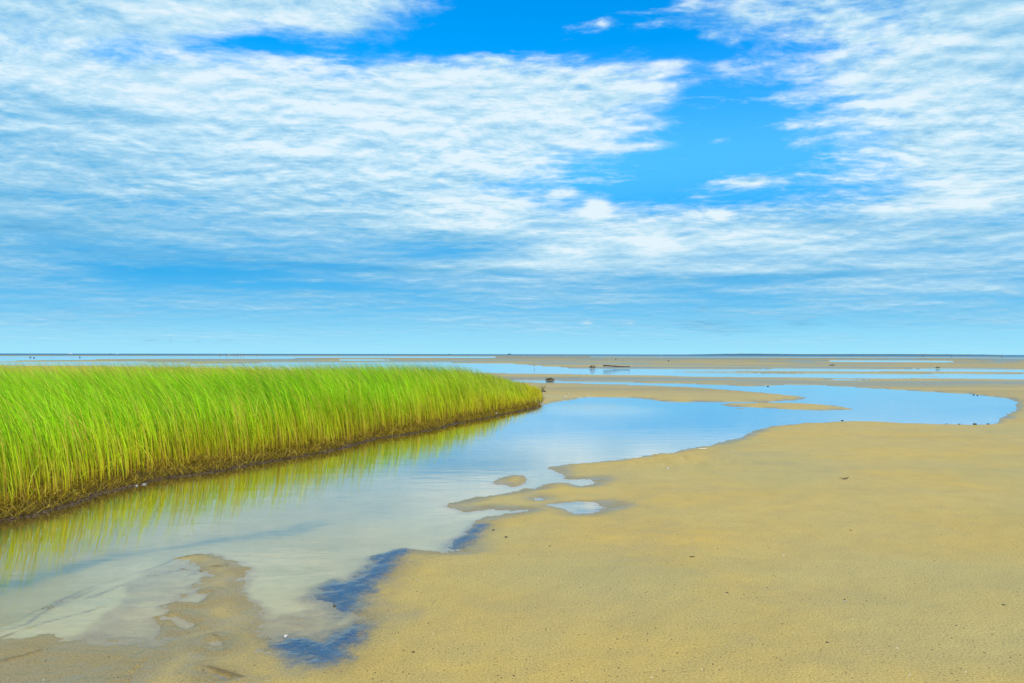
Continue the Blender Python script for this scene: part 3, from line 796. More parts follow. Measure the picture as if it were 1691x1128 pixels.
def build_grass():
    xs, ys = scatter(900, -34, 3, 4.5, 40)
    keep = (xs > -0.80 * ys - 2.0)
    xs, ys = xs[keep], ys[keep]
    d = np.zeros_like(xs)
    d = -sdf(G_MARSH, xs, ys)                       # metres inside the marsh
    r = np.hypot(xs, ys)
    infr = np.abs(xs / ys) < .70
    dens = np.where(d < 1.6, 1.0, .50) * np.where(r < 14, 1.0, .8) * np.where(infr, 1, .35) * np.where(d < .25, .62, 1)
    clump = .70 + .35 * fbm(xs * 1.5, ys * 1.5, 3) + .65 * fbm(xs * 4.2 + 3, ys * 4.2, 3)
    keep = (d > -.08) & (rng.random(len(xs)) < dens * np.clip(clump, .15, 1) * .60)
    xs, ys, d, r = xs[keep], ys[keep], d[keep], r[keep]
    N = len(xs)
    z, *_ = terrain(xs, ys)
    base = np.stack([xs, ys, z - .01], 1)
    # height grows inwards from the bank
    tipx = sstep(-5.0, 1.0, xs) * sstep(16, 24, ys)       # towards the end of the spit
    fall = sstep(-2.6, .95, xs) * sstep(17, 24, ys)
    hmax = .93 + .20 * (1 - np.exp(-np.maximum(d, 0) / 1.4)) - .16 * sstep(.35, 0, d)
    hmax = hmax * (1 - .68 * fall) + .05 * fbm(xs * .35, ys * .35, 3)
    h = hmax * np.clip(rng.normal(.85, .19, N) + .16 * fbm(xs * 3.1 + 8, ys * 3.1, 3), .35, 1.25)
    short = rng.random(N) < np.where(d < .8, .34, .08)
    h = np.where(short, h * rng.uniform(.3, .65, N), h)
    wind = np.stack([-.42 + .14 * fbm(xs * .25, ys * .25, 3), -.06 + .10 * fbm(xs * .3 + 9, ys * .3, 2)], 1)
    lean = wind + rng.normal(0, .13, (N, 2))
    lean *= (.34 + .66 * sstep(0, 2.4, d))[:, None]
    fl = rng.random(N) < np.where(d < 1.2, .11, .02)
    lean[fl] += rng.normal(0, .8, (fl.sum(), 2))
    curl = np.clip(rng.normal(2.2, .35, N), 1.3, 3.2)
    w = rng.uniform(.0065, .0125, N) * (1 + .022 * np.maximum(r - 8, 0))
    gtone = np.clip(.5 + .45 * fbm(xs * .45 + 5, ys * .45, 4) + .55 * fbm(xs * 4.2, ys * 4.2, 3) + rng.normal(0, .33, N), 0, 1)[:, None]
    green = np.array([.055, .280, .002]) * (1 - gtone) + np.array([.440, .880, .005]) * gtone
    yel = np.array([.74, .60, .012])
    straw = np.array([.66, .52, .06])
    brown = np.array([.34, .20, .025])
    edge = np.clip(sstep(1.0, 0, d) * .42 + tipx * .42 + .22 * fbm(xs * .8, ys * .8, 3) + rng.normal(0, .10, N), 0, .9)[:, None]
    colt = green * (1 - edge) + yel * edge
    bt = rng.random((N, 1))
    colb = (yel * .72) * bt + brown * (1 - bt) * 1.15
    dead = rng.random(N) < np.where(d < .8, .17, .085)
    colt[dead] = straw; colb[dead] = brown * 1.2
    # tawny, seeding grass along the far left side
    fl2 = (rng.random(N) < .85 * sstep(27, 36, ys) * sstep(-6, -14, xs))
    colt[fl2] = np.array([.74, .58, .05])
    mid = .36
    V, C, Q, T = blades(base, h, w, lean, curl, colb, colt, S=4, mid=mid)
    # seed stalks standing above the rest
    M = 9000
    wk = .25 + sstep(20, 32, ys) * 3
    k = rng.choice(N, M, replace=False, p=wk / wk.sum())
    k = k[d[k] > .4]
    M = len(k)
    hb = hmax[k] * (1.02 + .42 * rng.random(M) ** 1.7)
    ln = wind[k] * 1.1 + rng.normal(0, .10, (M, 2))
    tan = np.array([.58, .50, .10])
    gg = np.array([.30, .40, .05])
    mixv = rng.random((M, 1))
    V2, C2, Q2, T2 = blades(base[k], hb, .005 * (1 + .09 * np.maximum(r[k] - 8, 0)), ln, np.full(M, 1.5), np.tile(yel * .7, (M, 1)), tan * mixv + gg * (1 - mixv), S=4)
    n1 = len(V)
    o = mesh_np("marsh_grass", np.concatenate([V, V2]), np.concatenate([T, T2 + n1]), np.concatenate([Q, Q2 + n1]), GRASS, False, dict(tint=np.concatenate([C, C2])))
    tag(o, "dense bright green marsh cordgrass leaning left along the creek bank", "grass", kind='stuff')
    print("grass blades", N, M)
build_grass()

def along_bank(n, off_lo, off_hi, tmin=3.0):
    """random points along the bank, offset inland by metres"""
    P = G_BANK
    seg = np.hypot(*(P[1:] - P[:-1]).T)
    cum = np.concatenate([[0], np.cumsum(seg)])
    # more where it is near
    t = rng.random(n) ** 1.25 * cum[-1]
    i = np.clip(np.searchsorted(cum, t) - 1, 0, len(seg) - 1)
    f = (t - cum[i]) / seg[i]
    q = P[i] * (1 - f)[:, None] + P[i + 1] * f[:, None]
    tn = (P[i + 1] - P[i]) / seg[i][:, None]
    nrm = np.stack([-tn[:, 1], tn[:, 0]], 1)
    return q + nrm * rng.uniform(off_lo, off_hi, n)[:, None]

def build_litter():
    N = 34000
    q = along_bank(N, .02, .75)
    z, *_ = terrain(q[:, 0], q[:, 1])
    r = np.hypot(q[:, 0], q[:, 1])
    base = np.stack([q[:, 0], q[:, 1], z + rng.uniform(-.01, .03, N)], 1)
    h = rng.uniform(.05, .26, N)
    a = rng.uniform(0, 2 * math.pi, N)
    ln = np.stack([np.cos(a), np.sin(a)], 1) * rng.uniform(.4, 1.9, N)[:, None]
    c = rng.random((N, 1)); c2 = rng.random((N, 1))
    col = np.array([.66, .48, .04]) * c + np.array([.20, .115, .018]) * (1 - c)
    col = col * (.6 + .5 * c2)
    V, C, Q, T = blades(base, h * .6, rng.uniform(.005, .010, N) * (1 + .02 * r), ln, rng.uniform(.8, 1.6, N), col * .7, col, S=3)
    o = mesh_np("dead_grass", V, T, Q, GRASS, False, dict(tint=C))
    tag(o, "tangle of brown dead grass matted over the dark mud bank", "dead grass", kind='stuff')
build_litter()

# lumps of peat along the foot of the bank, one mass nobody could count
def ico(sub=1):
    bm = bmesh.new(); bmesh.ops.create_icosphere(bm, subdivisions=sub, radius=1)
    V = np.array([v.co[:] for v in bm.verts]); T = np.array([[v.index for v in f.verts] for f in bm.faces]); bm.free()
    return V, T
ICO1, ICO2 = ico(1), ico(2)
def lumps(name, pts, size, flat, mat, smooth=True, jag=.35, src=ICO1, attrs=None):
    V0, T0 = src
    N, nv = len(pts), len(V0)
    a = rng.uniform(0, 2 * math.pi, N)
    sc = size[:, None, None] * np.stack([rng.uniform(.7, 1.4, N), rng.uniform(.7, 1.3, N), flat * rng.uniform(.7, 1.3, N)], 1)[:, None, :]
    V = V0[None] * (1 + rng.uniform(-jag, jag, (N, nv, 1))) * sc
    ca, sa = np.cos(a)[:, None], np.sin(a)[:, None]
    X = V[..., 0] * ca - V[..., 1] * sa; Y = V[..., 0] * sa + V[..., 1] * ca
    V = np.stack([X, Y, V[..., 2]], -1) + pts[:, None, :]
    T = (np.arange(N) * nv)[:, None, None] + T0[None]
    return mesh_np(name, V.reshape(-1, 3), T.reshape(-1, 3), None, mat, smooth, attrs)
PEAT = plain_mat("peat_mud", (.075, .047, .018), .6, 25, .8)
def build_clods():
    N = 5200
    q = along_bank(N, -.06, .40)
    z, *_ = terrain(q[:, 0], q[:, 1])
    s = rng.uniform(.005, .020, N) * (1 + .012 * np.hypot(q[:, 0], q[:, 1]))
    o = lumps("peat_mud", np.stack([q[:, 0], q[:, 1], z + s * .2], 1), s, .6, PEAT)
    tag(o, "dark crumbly peat mud at the foot of the grass bank", "mud", kind='stuff')
build_clods()

# ------------------------------------------------------------------ small things
def gz(x, y):
    z, *_ = terrain(np.array([float(x)]), np.array([float(y)]))
    return max(float(z[0]), 0.0)
def at(u, v):
    x, y = ground(u, v)
    x, y = float(x), float(y)
    return x, y, gz(x, y)

def tube(bm, pts, radii, n=7):
    rings = []
    for i, p in enumerate(pts):
        p = Vector(p)
        a = Vector(pts[min(i + 1, len(pts) - 1)]) - Vector(pts[max(i - 1, 0)])
        q = a.normalized().to_track_quat('Z', 'Y')
        ph = random.random() * .4
        rings.append([bm.verts.new(p + q @ Vector((math.cos(2 * math.pi * k / n + ph), math.sin(2 * math.pi * k / n + ph), 0)) * radii[i] * random.uniform(.88, 1.12)) for k in range(n)])
    for a, b in zip(rings, rings[1:]):
        for k in range(n):
            bm.faces.new((a[k], a[(k + 1) % n], b[(k + 1) % n], b[k]))
    bm.faces.new(rings[0][::-1]); bm.faces.new(rings[-1])
def lump_bm(size, flat=.6, jag=.18, sub=2, stretch=1.0):
    bm = bmesh.new()
    bmesh.ops.create_icosphere(bm, subdivisions=sub, radius=1)
    ph = Vector((random.random() * 9, random.random() * 9, random.random() * 9))
    for v in bm.verts:
        k = 1 + jag * (math.sin(v.co.x * 3.1 + ph.x) + math.sin(v.co.y * 4.3 + ph.y) + math.sin(v.co.z * 5.2 + ph.z)) * .6 + random.uniform(-jag, jag) * .35
        v.co = Vector((v.co.x * k * size * stretch, v.co.y * k * size, v.co.z * k * size * flat))
    return bm
M_DARK = plain_mat("dark_stone", (.045, .035, .025), .5, 60, .6)
M_WOOD = plain_mat("wet_driftwood", (.075, .045, .022), .5, 50, .7)
M_PALEWOOD = plain_mat("bleached_reed", (.62, .56, .40), .25, 60, .6)
M_SHELL = plain_mat("shell", (.78, .74, .66), .15, 80, .45)
M_WRACK = plain_mat("seaweed", (.050, .036, .014), .6, 30, .5)
M_WRACKG = plain_mat("seaweed_olive", (.10, .085, .022), .5, 30, .5)

# scattered grit: dark specks and pale chips on the near sand
def build_grit():
    n = 5200
    a = rng.uniform(-R(36), R(36), n); inv = rng.uniform(1 / 11.5, 1 / 3.4, n)
    x, y = np.sin(a) / inv, np.cos(a) / inv
    z, wet, peat, sm, dep = terrain(x, y)
    dn = .5 + .55 * fbm(x * .9, y * .9, 3)
    k = (z > .006) & (peat < .1) & (rng.random(n) < np.clip(dn, .08, 1))
    x, y, z = x[k], y[k], z[k]
    s = .0012 + .0034 * rng.random(len(x)) ** 3.0
    pts = np.stack([x, y, z + s * .15], 1)
    h = int(len(x) * .94)
    o = lumps("dark_grit", pts[:h], s[:h], .7, M_DARK, jag=.3)
    tag(o, "dark specks of grit strewn over the near sand", "grit", kind='stuff')
    o = lumps("shell_grit", pts[h:], s[h:] * .9, .5, M_SHELL, jag=.3)
    tag(o, "tiny pale shell chips strewn over the near sand", "shell grit", kind='stuff')
build_grit()

def stone(u, v, size, label, mat=M_DARK, flat=.6, stretch=1.2, name="stone", cat="stone", group=None, rz=None, sink=.3, jag=.2):
    x, y, z = at(u, v)
    o = obj_bm(name, lump_bm(size, flat, jag, 2, stretch), mat)
    o.location = (x, y, z + size * flat * (1 - sink) * .8)
    o.rotation_euler = (random.uniform(-.1, .1), random.uniform(-.1, .1), random.uniform(0, 6.28) if rz is None else rz)
    return tag(o, label, cat, group)
def shell_bm(size):
    bm = bmesh.new()
    nr, na = 5, 18
    ctr = bm.verts.new((0, -size * .8, size * .10))
    rows = []
    for i in range(1, nr + 1):
        t = i / nr
        row = []
        for k in range(na):
            a = R(-78) + R(156) * k / (na - 1)
            rad = size * 1.7 * t
            rib = 1 + .05 * (k % 2)
            row.append(bm.verts.new((math.sin(a) * rad, -size * .8 + math.cos(a) * rad * .95, size * (.10 + .62 * math.sin(math.pi * min(t, .98)) * .9 * rib * math.cos(a * .8)))))
        rows.append(row)
    for k in range(na - 1):
        bm.faces.new((ctr, rows[0][k + 1], rows[0][k]))
        for a, b in zip(rows, rows[1:]):
            bm.faces.new((a[k], a[k + 1], b[k + 1], b[k]))
    r = bmesh.ops.solidify(bm, geom=bm.faces[:], thickness=-size * .08)
    return bm
def shell(u, v, size, label, group="white shells scattered on the flat"):
    x, y, z = at(u, v)
    o = obj_bm("shell", shell_bm(size), M_SHELL)
    o.location = (x, y, z - size * .02)
    o.rotation_euler = (random.uniform(-.2, .2), random.uniform(-.2, .2), random.uniform(0, 6.28))
    return tag(o, label, "shell", group)

# forked dark twig on the right of the beach
def build_twig():
    x, y, z = at(1394, 803)
    t = empty("driftwood_twig", (x, y, z), R(8))
    tag(t, "dark forked driftwood twig lying alone on the open sand", "twig")
    bm = bmesh.new(); tube(bm, [(-.012, 0, .006), (.008, -.004, .007), (.034, 0, .012), (.055, .006, .022), (.066, .008, .032)], [.0055, .007, .0065, .005, .002])
    obj_bm("stem", bm, M_WOOD, t)
    bm = bmesh.new(); tube(bm, [(.004, 0, .008), (-.018, .004, .010), (-.040, .010, .018), (-.058, .012, .018)], [.006, .0045, .003, .0012])
    obj_bm("branch", bm, M_WOOD, t)
    bm = bmesh.new(); tube(bm, [(.022, 0, .010), (.020, .012, .020), (.012, .02, .026)], [.004, .003, .001])
    obj_bm("branch", bm, M_WOOD, t)
build_twig()
def stick(u, v, L, rad, label, mat=M_WOOD, rz=0.0, name="stick", cat="stick"):
    x, y, z = at(u, v)
    bm = bmesh.new()
    tube(bm, [(-L * .5, 0, rad), (-L * .2, L * .03, rad * 1.1), (L * .15, -L * .02, rad * 1.2), (L * .5, L * .02, rad)], [rad * .6, rad, rad * .95, rad * .5])
    o = obj_bm(name, bm, mat)
    o.location = (x, y, z); o.rotation_euler = (0, 0, rz)
    return tag(o, label, cat)
stick(1143, 934, .042, .0035, "short dark stick lying crosswise on the smooth lower right sand", rz=.05)
stick(1160, 744.6, .17, .008, "pale bleached reed stem lying at the bend of the pool edge", M_PALEWOOD, .22, "reed_stem", "reed")
stick(1185, 918, .030, .0022, "thin dark splinter of wood pointing towards the water line", rz=1.35)
stone(836, 892, .011, "dark pebble with a pale cap near the sand spit", stretch=1.1)
stone(908, 911, .008, "flat dark pebble below the narrow inlet of the pool", flat=.4)
stone(683, 1087, .0065, "small black pebble near the bottom edge of the sand", flat=.7)
stone(1405, 889, .007, "lone black pebble below the forked twig", flat=.6)
stone(1658, 1023, .0075, "dark pebble close to the lower right corner", flat=.5)
stone(1395, 1007, .006, "dark pebble beside a white chip on the lower right sand", flat=.5)
stone(1201, 1001, .006, "small oval dark pebble on bare sand below the short stick", flat=.5)
stone(1366, 1087, .006, "dark flat pebble at the bottom right of the beach", flat=.35, stretch=1.6)
stone(815, 878, .012, "dark muddy lump beside the wet edge of the spit", M_WRACK, .4, 1.8, "mud_lump", "mud lump")
stone(552, 1001, .008, "black pebble in the blue wet hollow", flat=.7)
stone(1610, 701.5, .040, "brown stone sitting on the near edge of the far pool", M_WRACKG, .5, 1.4)
for (u, v, sz, l) in [(1563, 699.9, .014, "smaller dark stone left of the brown stone on the pool edge"), (1584, 700.6, .018, "dark stone just left of the brown stone at the pool edge"), (1632, 700.2, .020, "flat dark stone at the right end of the near pool edge")]:
    stone(u, v, sz, l, flat=.4, stretch=1.6, group="stones along the far pool edge")
for (u, v, sz, l) in [(1608, 652.4, .035, "low dark stone on the far shore of the pool"), (1614, 653.2, .030, "second dark stone on the far shore of the pool, right of the low one"), (1268, 638.2, .045, "dark stone where the thin channel joins the far pool"), (1391, 694.6, .020, "dark stone at the point where the near pool shore bends")]:
    stone(u, v, sz, l, flat=.5, stretch=1.5)
shell(471, 1051, .016, "white curled shell at the lip of the blue wet hollow", None)
shell(690, 964, .008, "tiny white shell on the sand right of the wet bank", None)
shell(1102, 779.5, .022, "white shell on the lumpy sand below the pale reed", None)
shell(1126, 760.5, .016, "half buried white shell on the slumped sand by the pool edge", None)
shell(1142, 903.5, .008, "small white shell above the short dark stick", None)
shell(1396, 1010.5, .009, "white chip touching a dark pebble on the lower right sand", None)
shell(1294, 929, .008, "tiny white shell in the middle of the bare beach", None)
shell(932.5, 657.4, .06, "bright white shell on the sand beyond the grass tip", None)
shell(938.5, 653.6, .045, "smaller white shell behind the bright one beyond the grass tip", None)
shell(225.5, 802.5, .022, "white shell at the foot of the grass bank, left of a pair", None)
shell(238, 800.5, .022, "white shell at the foot of the grass bank, right of a pair", None)
shell(819, 685.6, .05, "pale shell under the grass near the far end of the bank", None)

# wrack and driftwood
def wrack(u, v, w, h, n, label, name="seaweed_clump", cat="seaweed", mat=M_WRACK):
    x, y, z = at(u, v)
    t = empty(name, (x, y, z))
    tag(t, label, cat)
    bm = lump_bm(1.0, 1.0, .25, 2)
    for q in bm.verts: q.co = Vector((q.co.x * w * .46, q.co.y * w * .3, q.co.z * h * .45 + h * .15))
    obj_bm("heap", bm, mat, t)
    bm = bmesh.new()
    for i in range(n):
        a = random.uniform(0, 6.28); rr = random.uniform(0, .36) * w
        p = Vector((math.cos(a) * rr, math.sin(a) * rr * .5, max(0.005, h * .34 * (1 - (rr / (w * .5)) ** 2))))
        d = Vector((random.uniform(-1, 1), random.uniform(-.6, .6), random.uniform(.0, .9))) * random.uniform(.16, .34) * w
        k = random.uniform(.008, .020) * w
        tube(bm, [p, p + d * .5 + Vector((0, 0, .03 * w)), p + d], [k, k * .8, k * .3], 5)
    obj_bm("strands", bm, M_WRACKG if mat is M_WRACK else M_WRACK, t)
    return t
wrack(908, 628.3, .62, .13, 60, "dark tangled seaweed clump beside the thin far channel")
wrack(978.5, 607.6, .75, .36, 40, "rounded dark heap of wrack at the edge of the far tide strip")
wrack(893.5, 650.8, .42, .09, 40, "dark wrack caught against the end of the grass bank")
wrack(1374, 604.6, .9, .10, 24, "flat dark smear of weed on the far right flats")
wrack(1548.5, 608.3, .55, .16, 10, "small weed heap on the far right flats beyond the strips")
def build_log():
    x, y, z = at(1018, 607.2)
    t = empty("driftwood_log", (x, y, z), R(-3))
    tag(t, "long dark driftwood log lying on the far sand flat", "log")
    L = 3.2
    bm = bmesh.new(); tube(bm, [(-L * .5, 0, .17), (-L * .4, .03, .19), (-L * .28, 0, .17), (-L * .1, .02, .12)], [.075, .09, .085, .06], 10)
    obj_bm("butt", bm, M_WOOD, t)
    bm = bmesh.new(); tube(bm, [(-L * .11, .02, .12), (L * .1, 0, .085), (L * .3, .03, .075), (L * .5, 0, .09)], [.070, .06, .055, .05], 10)
    obj_bm("trunk", bm, M_WOOD, t)
    bm = bmesh.new(); tube(bm, [(L * .44, .01, .09), (L * .48, .05, .17)], [.03, .015], 6)
    obj_bm("branch_stub", bm, M_WOOD, t)
build_log()
for (u, v, sz, l) in [(50, 590.6, .30, "left dark rock of a pair far out on the wet flats"), (56.2, 591.3, .26, "right smaller rock of a pair far out on the wet flats"), (131.5, 590.4, .30, "single dark rock far out beyond the left grass"),
                      (1016.8, 594.0, .20, "small dark rock on the far flats above the log"), (1104, 597.6, .20, "small dark rock on the far flats right of the log")]:
    stone(u, v, sz, l, flat=.8, stretch=1.1, name="rock", cat="rock", group="rocks far out on the flats")

# sedge tuft and loose straws at the near end of the bank
def tuft(u, v, nblade, hmin, hmax, label, c0, c1, spread=.8, name="grass_tuft"):
    x, y, z = at(u, v)
    t = empty(name, (x, y, z)); tag(t, label, "grass tuft")
    for i in range(nblade):
        a = 6.28 * i / nblade + random.uniform(-.4, .4)
        h = random.uniform(hmin, hmax)
        ln = np.array([[math.cos(a), math.sin(a)]]) * random.uniform(.3, 1.0) * spread
        k = random.random()
        ct = np.array([c0]) * k + np.array([c1]) * (1 - k)
        V, C, Q, T = blades(np.zeros((1, 3)), np.array([h]), np.array([.0085]), ln, np.array([1.35]), ct * .8, ct, np.array([random.uniform(-.4, .4)]), S=5)
        o = mesh_np("blade", V, T, Q, GRASS, False, dict(tint=C)); o.parent = t
    return t
tuft(3, 842, 9, .10, .22, "bright green tuft sprawling over the bank at the left edge", (.50, .62, .02), (.66, .60, .03), 1.5)
tuft(66, 836, 6, .08, .17, "straw orange tuft leaning over the mud bank", (.72, .46, .02), (.62, .50, .05), .7)
tuft(896.5, 649.5, 22, .15, .50, "thin dark sedge stems standing just off the grass tip", (.12, .14, .02), (.30, .28, .04), .9)

# ------------------------------------------------------------------ far boats, birds and people
def pm(name, col, rough=.6):
    m, g, out = new_mat(name); principled(g, out, Base_Color=col, Roughness=rough); return m
M_WHITE, M_GREY, M_NAVY, M_GLASS = pm("white_paint", (.8, .8, .8), .4), pm("grey_steel", (.16, .19, .22)), pm("dark_hull", (.05, .08, .11)), pm("cabin_glass", (.04, .05, .06), .1)
def far(u, dist, z=0.0):
    a = math.atan((u - 845.5) / F)
    return dist * math.sin(a) , dist * math.cos(a), z, -a
def hull_bm(L, B, H, sheer=.25):
    bm = bmesh.new(); rows = []
    for i in range(9):
        t = i / 8
        w = B * .5 * (math.sin(math.pi * min(1, (1 - t) * .5 + .0) ) if t > .45 else 1) * (1 if t > .02 else .92)
        w = max(w * (1 - max(0, t - .45) * .6), .02 * B)
        zt = H * (1 + sheer * t * t)
        x = -L / 2 + L * t
        rows.append([bm.verts.new((x, -w, zt)), bm.verts.new((x * .97, -w * .8, H * .35)), bm.verts.new((x * .92, 0, -H * .15)), bm.verts.new((x * .97, w * .8, H * .35)), bm.verts.new((x, w, zt))])
    for a, b in zip(rows, rows[1:]):
        for k in range(4): bm.faces.new((a[k], a[k + 1], b[k + 1], b[k]))
        bm.faces.new((a[4], a[0], b[0], b[4]))
    bm.faces.new(rows[0]); bm.faces.new(rows[-1][::-1])
    return bm
def box_bm(x0, x1, y0, y1, z0, z1, bev=.08, rake=0.0):
    bm = bmesh.new()
    bmesh.ops.create_cube(bm, size=1)
    for v in bm.verts:
        top = v.co.z > 0
        v.co = Vector((x0 + (v.co.x + .5) * (x1 - x0) + (-rake if top and v.co.x > 0 else 0), y0 + (v.co.y + .5) * (y1 - y0), z0 + (v.co.z + .5) * (z1 - z0)))
    bmesh.ops.bevel(bm, geom=bm.edges[:], offset=bev * min(x1 - x0, y1 - y0, z1 - z0), segments=1, affect='EDGES')
    return bm
def motorboat(u, dist, L, label, rz=0.1):
    x, y, z, a = far(u, dist)
    t = empty("motorboat", (x, y, z), a + rz); tag(t, label, "boat", "white boats out at sea")
    obj_bm("hull", hull_bm(L, L * .3, L * .14), M_WHITE, t, False)
    c = obj_bm("cabin", box_bm(-L * .25, L * .15, -L * .1, L * .1, L * .14, L * .27, .1, L * .07), M_WHITE, t, False)
    w = obj_bm("window", box_bm(-L * .2, L * .135, -L * .104, L * .104, L * .20, L * .245, .05, L * .02), M_GLASS, c, False)
    return t
motorboat(115, 3300, 15, "long white motorboat on the horizon at the far left")
motorboat(193.5, 2300, 6, "small white boat on the horizon near the thin mast", .5)
motorboat(1092.5, 1250, 2.6, "tiny white boat out at sea right of the middle", -.4)
def sailboat(u, dist, L, mast, label):
    x, y, z, a = far(u, dist)
    t = empty("sailboat", (x, y, z), a + .3); tag(t, label, "sailboat")
    obj_bm("hull", hull_bm(L, L * .28, L * .10), M_NAVY, t, False)
    obj_bm("cabin", box_bm(-L * .1, L * .18, -L * .08, L * .08, L * .10, L * .16), M_WHITE, t, False)
    bm = bmesh.new(); tube(bm, [(L * .05, 0, L * .1), (L * .052, 0, L * .6), (L * .04, 0, mast)], [.16, .14, .10], 6); obj_bm("mast", bm, M_GREY, t)
    bm = bmesh.new(); tube(bm, [(L * .05, 0, L * .26), (-L * .35, 0, L * .24)], [.14, .10], 6); obj_bm("boom", bm, M_GREY, t)
sailboat(182.5, 2200, 7.5, 11.5, "sailboat with a thin bare mast above the left horizon")
def ship(u, dist, L, label):
    x, y, z, a = far(u, dist)
    t = empty("ship", (x, y, z), a + .15); tag(t, label, "ship", "dark ships on the horizon")
    obj_bm("hull", hull_bm(L, L * .18, L * .11), M_NAVY, t, False)
    obj_bm("superstructure", box_bm(-L * .1, L * .2, -L * .06, L * .06, L * .11, L * .24), M_GREY, t, False)
    bm = bmesh.new(); tube(bm, [(L * .08, 0, L * .24), (L * .08, 0, L * .36)], [L * .015, L * .01], 6); obj_bm("mast", bm, M_GREY, t)
ship(742.5, 7000, 20, "small dark ship on the horizon above the grass")
ship(841, 7000, 36, "longer dark ship on the horizon above the grass tip")

M_FEATHER, M_FEATHD, M_LEG = pm("grey_feathers", (.22, .21, .20)), pm("dark_feathers", (.06, .055, .05)), pm("bird_leg", (.25, .13, .04))
def loft(bm, secs, n=8):
    rows = [[bm.verts.new((x, ry * math.cos(6.283 * k / n), z + rz_ * math.sin(6.283 * k / n))) for k in range(n)] for (x, z, ry, rz_) in secs]
    for a, b in zip(rows, rows[1:]):
        for k in range(n): bm.faces.new((a[k], a[(k + 1) % n], b[(k + 1) % n], b[k]))
    bm.faces.new(rows[0][::-1]); bm.faces.new(rows[-1])
def wader(u, v, s, label):
    x, y, z = at(u, v)
    t = empty("shorebird", (x, y, z), .3, s); tag(t, label, "bird")
    bm = bmesh.new()
    loft(bm, [(-.24, .36, .012, .01), (-.15, .36, .05, .03), (-.05, .35, .085, .085), (.06, .36, .08, .085), (.12, .42, .04, .05), (.15, .50, .028, .032), (.18, .55, .036, .036), (.22, .555, .018, .018), (.31, .54, .004, .004)])
    obj_bm("body", bm, M_FEATHER, t)
    for sgn in (-1, 1):
        bm = bmesh.new(); loft(bm, [(-.22, .37, .006, .02), (-.08, .37, .018, .06), (.06, .38, .014, .055), (.09, .39, .004, .02)])
        for q in bm.verts: q.co.y += sgn * .075
        obj_bm("wing", bm, M_FEATHD, t)
        bm = bmesh.new(); tube(bm, [(-.01, sgn * .035, .30), (-.03, sgn * .035, .16), (-.01, sgn * .035, .01), (.04, sgn * .035, .005)], [.014, .010, .009, .006], 5); obj_bm("leg", bm, M_LEG, t)
wader(882.5, 606.2, .55, "small dark shorebird standing at the edge of the far strip")
def flying(u, v, dist, span, label):
    d = pdir(u, v); d = d / np.linalg.norm(d)
    t = empty("flying_bird", tuple(d * dist + np.array([0, 0, EYE])), 1.4, span); tag(t, label, "bird")
    bm = bmesh.new(); loft(bm, [(-.28, 0, .05, .008), (-.15, 0, .04, .03), (0, 0, .065, .06), (.14, .01, .05, .05), (.21, .02, .035, .035), (.27, .015, .008, .008)]); obj_bm("body", bm, M_FEATHD, t)
    for sgn in (-1, 1):
        bm = bmesh.new(); st = [(.03, .10, 0, .02, .09), (.22, .13, .05, .015, .08), (.40, .05, .02, .01, .06), (.52, -.04, -.03, .004, .02)]
        rows = [[bm.verts.new((cx + ch, sgn * yy, zz)), bm.verts.new((cx, sgn * yy, zz + th)), bm.verts.new((cx - ch, sgn * yy, zz)), bm.verts.new((cx, sgn * yy, zz - th * .4))] for (yy, cx, zz, th, ch) in st]
        for a, b in zip(rows, rows[1:]):
            for k in range(4): bm.faces.new((a[k], a[(k + 1) % 4], b[(k + 1) % 4], b[k]))
        bm.faces.new(rows[0]); bm.faces.new(rows[-1][::-1])
        bmesh.ops.recalc_face_normals(bm, faces=bm.faces[:])
        obj_bm("wing", bm, M_FEATHD, t)
flying(614, 486.5, 330, .55, "single dark bird flying low over the sea")

M_SKIN = pm("skin", (.42, .25, .17)); M_HAIR = pm("hair", (.05, .035, .02))
CLOTH = [pm("white_cloth", (.75, .75, .73)), pm("navy_cloth", (.03, .04, .09)), pm("black_cloth", (.025, .025, .03)), pm("red_cloth", (.35, .05, .05)), pm("grey_cloth", (.2, .21, .22))]
def skin_mesh(name, verts, edges, radii, sub=1):
    me = bpy.data.meshes.new(name); me.from_pydata(verts, edges, [])
    o = bpy.data.objects.new(name, me); COL.objects.link(o)
    m = o.modifiers.new("s", 'SKIN'); ss = o.modifiers.new("d", 'SUBSURF'); ss.levels = sub
    sk = me.skin_vertices[0] if me.skin_vertices else me.attributes.new
    for i, r in enumerate(radii): me.skin_vertices[0].data[i].radius = r if isinstance(r, tuple) else (r, r)
    me.skin_vertices[0].data[0].use_root = True
    dg = bpy.context.evaluated_depsgraph_get()
    out = bpy.data.meshes.new_from_object(o.evaluated_get(dg))
    bpy.data.objects.remove(o); bpy.data.meshes.remove(me)
    for p in out.polygons: p.use_smooth = True
    out.name = name
    return out
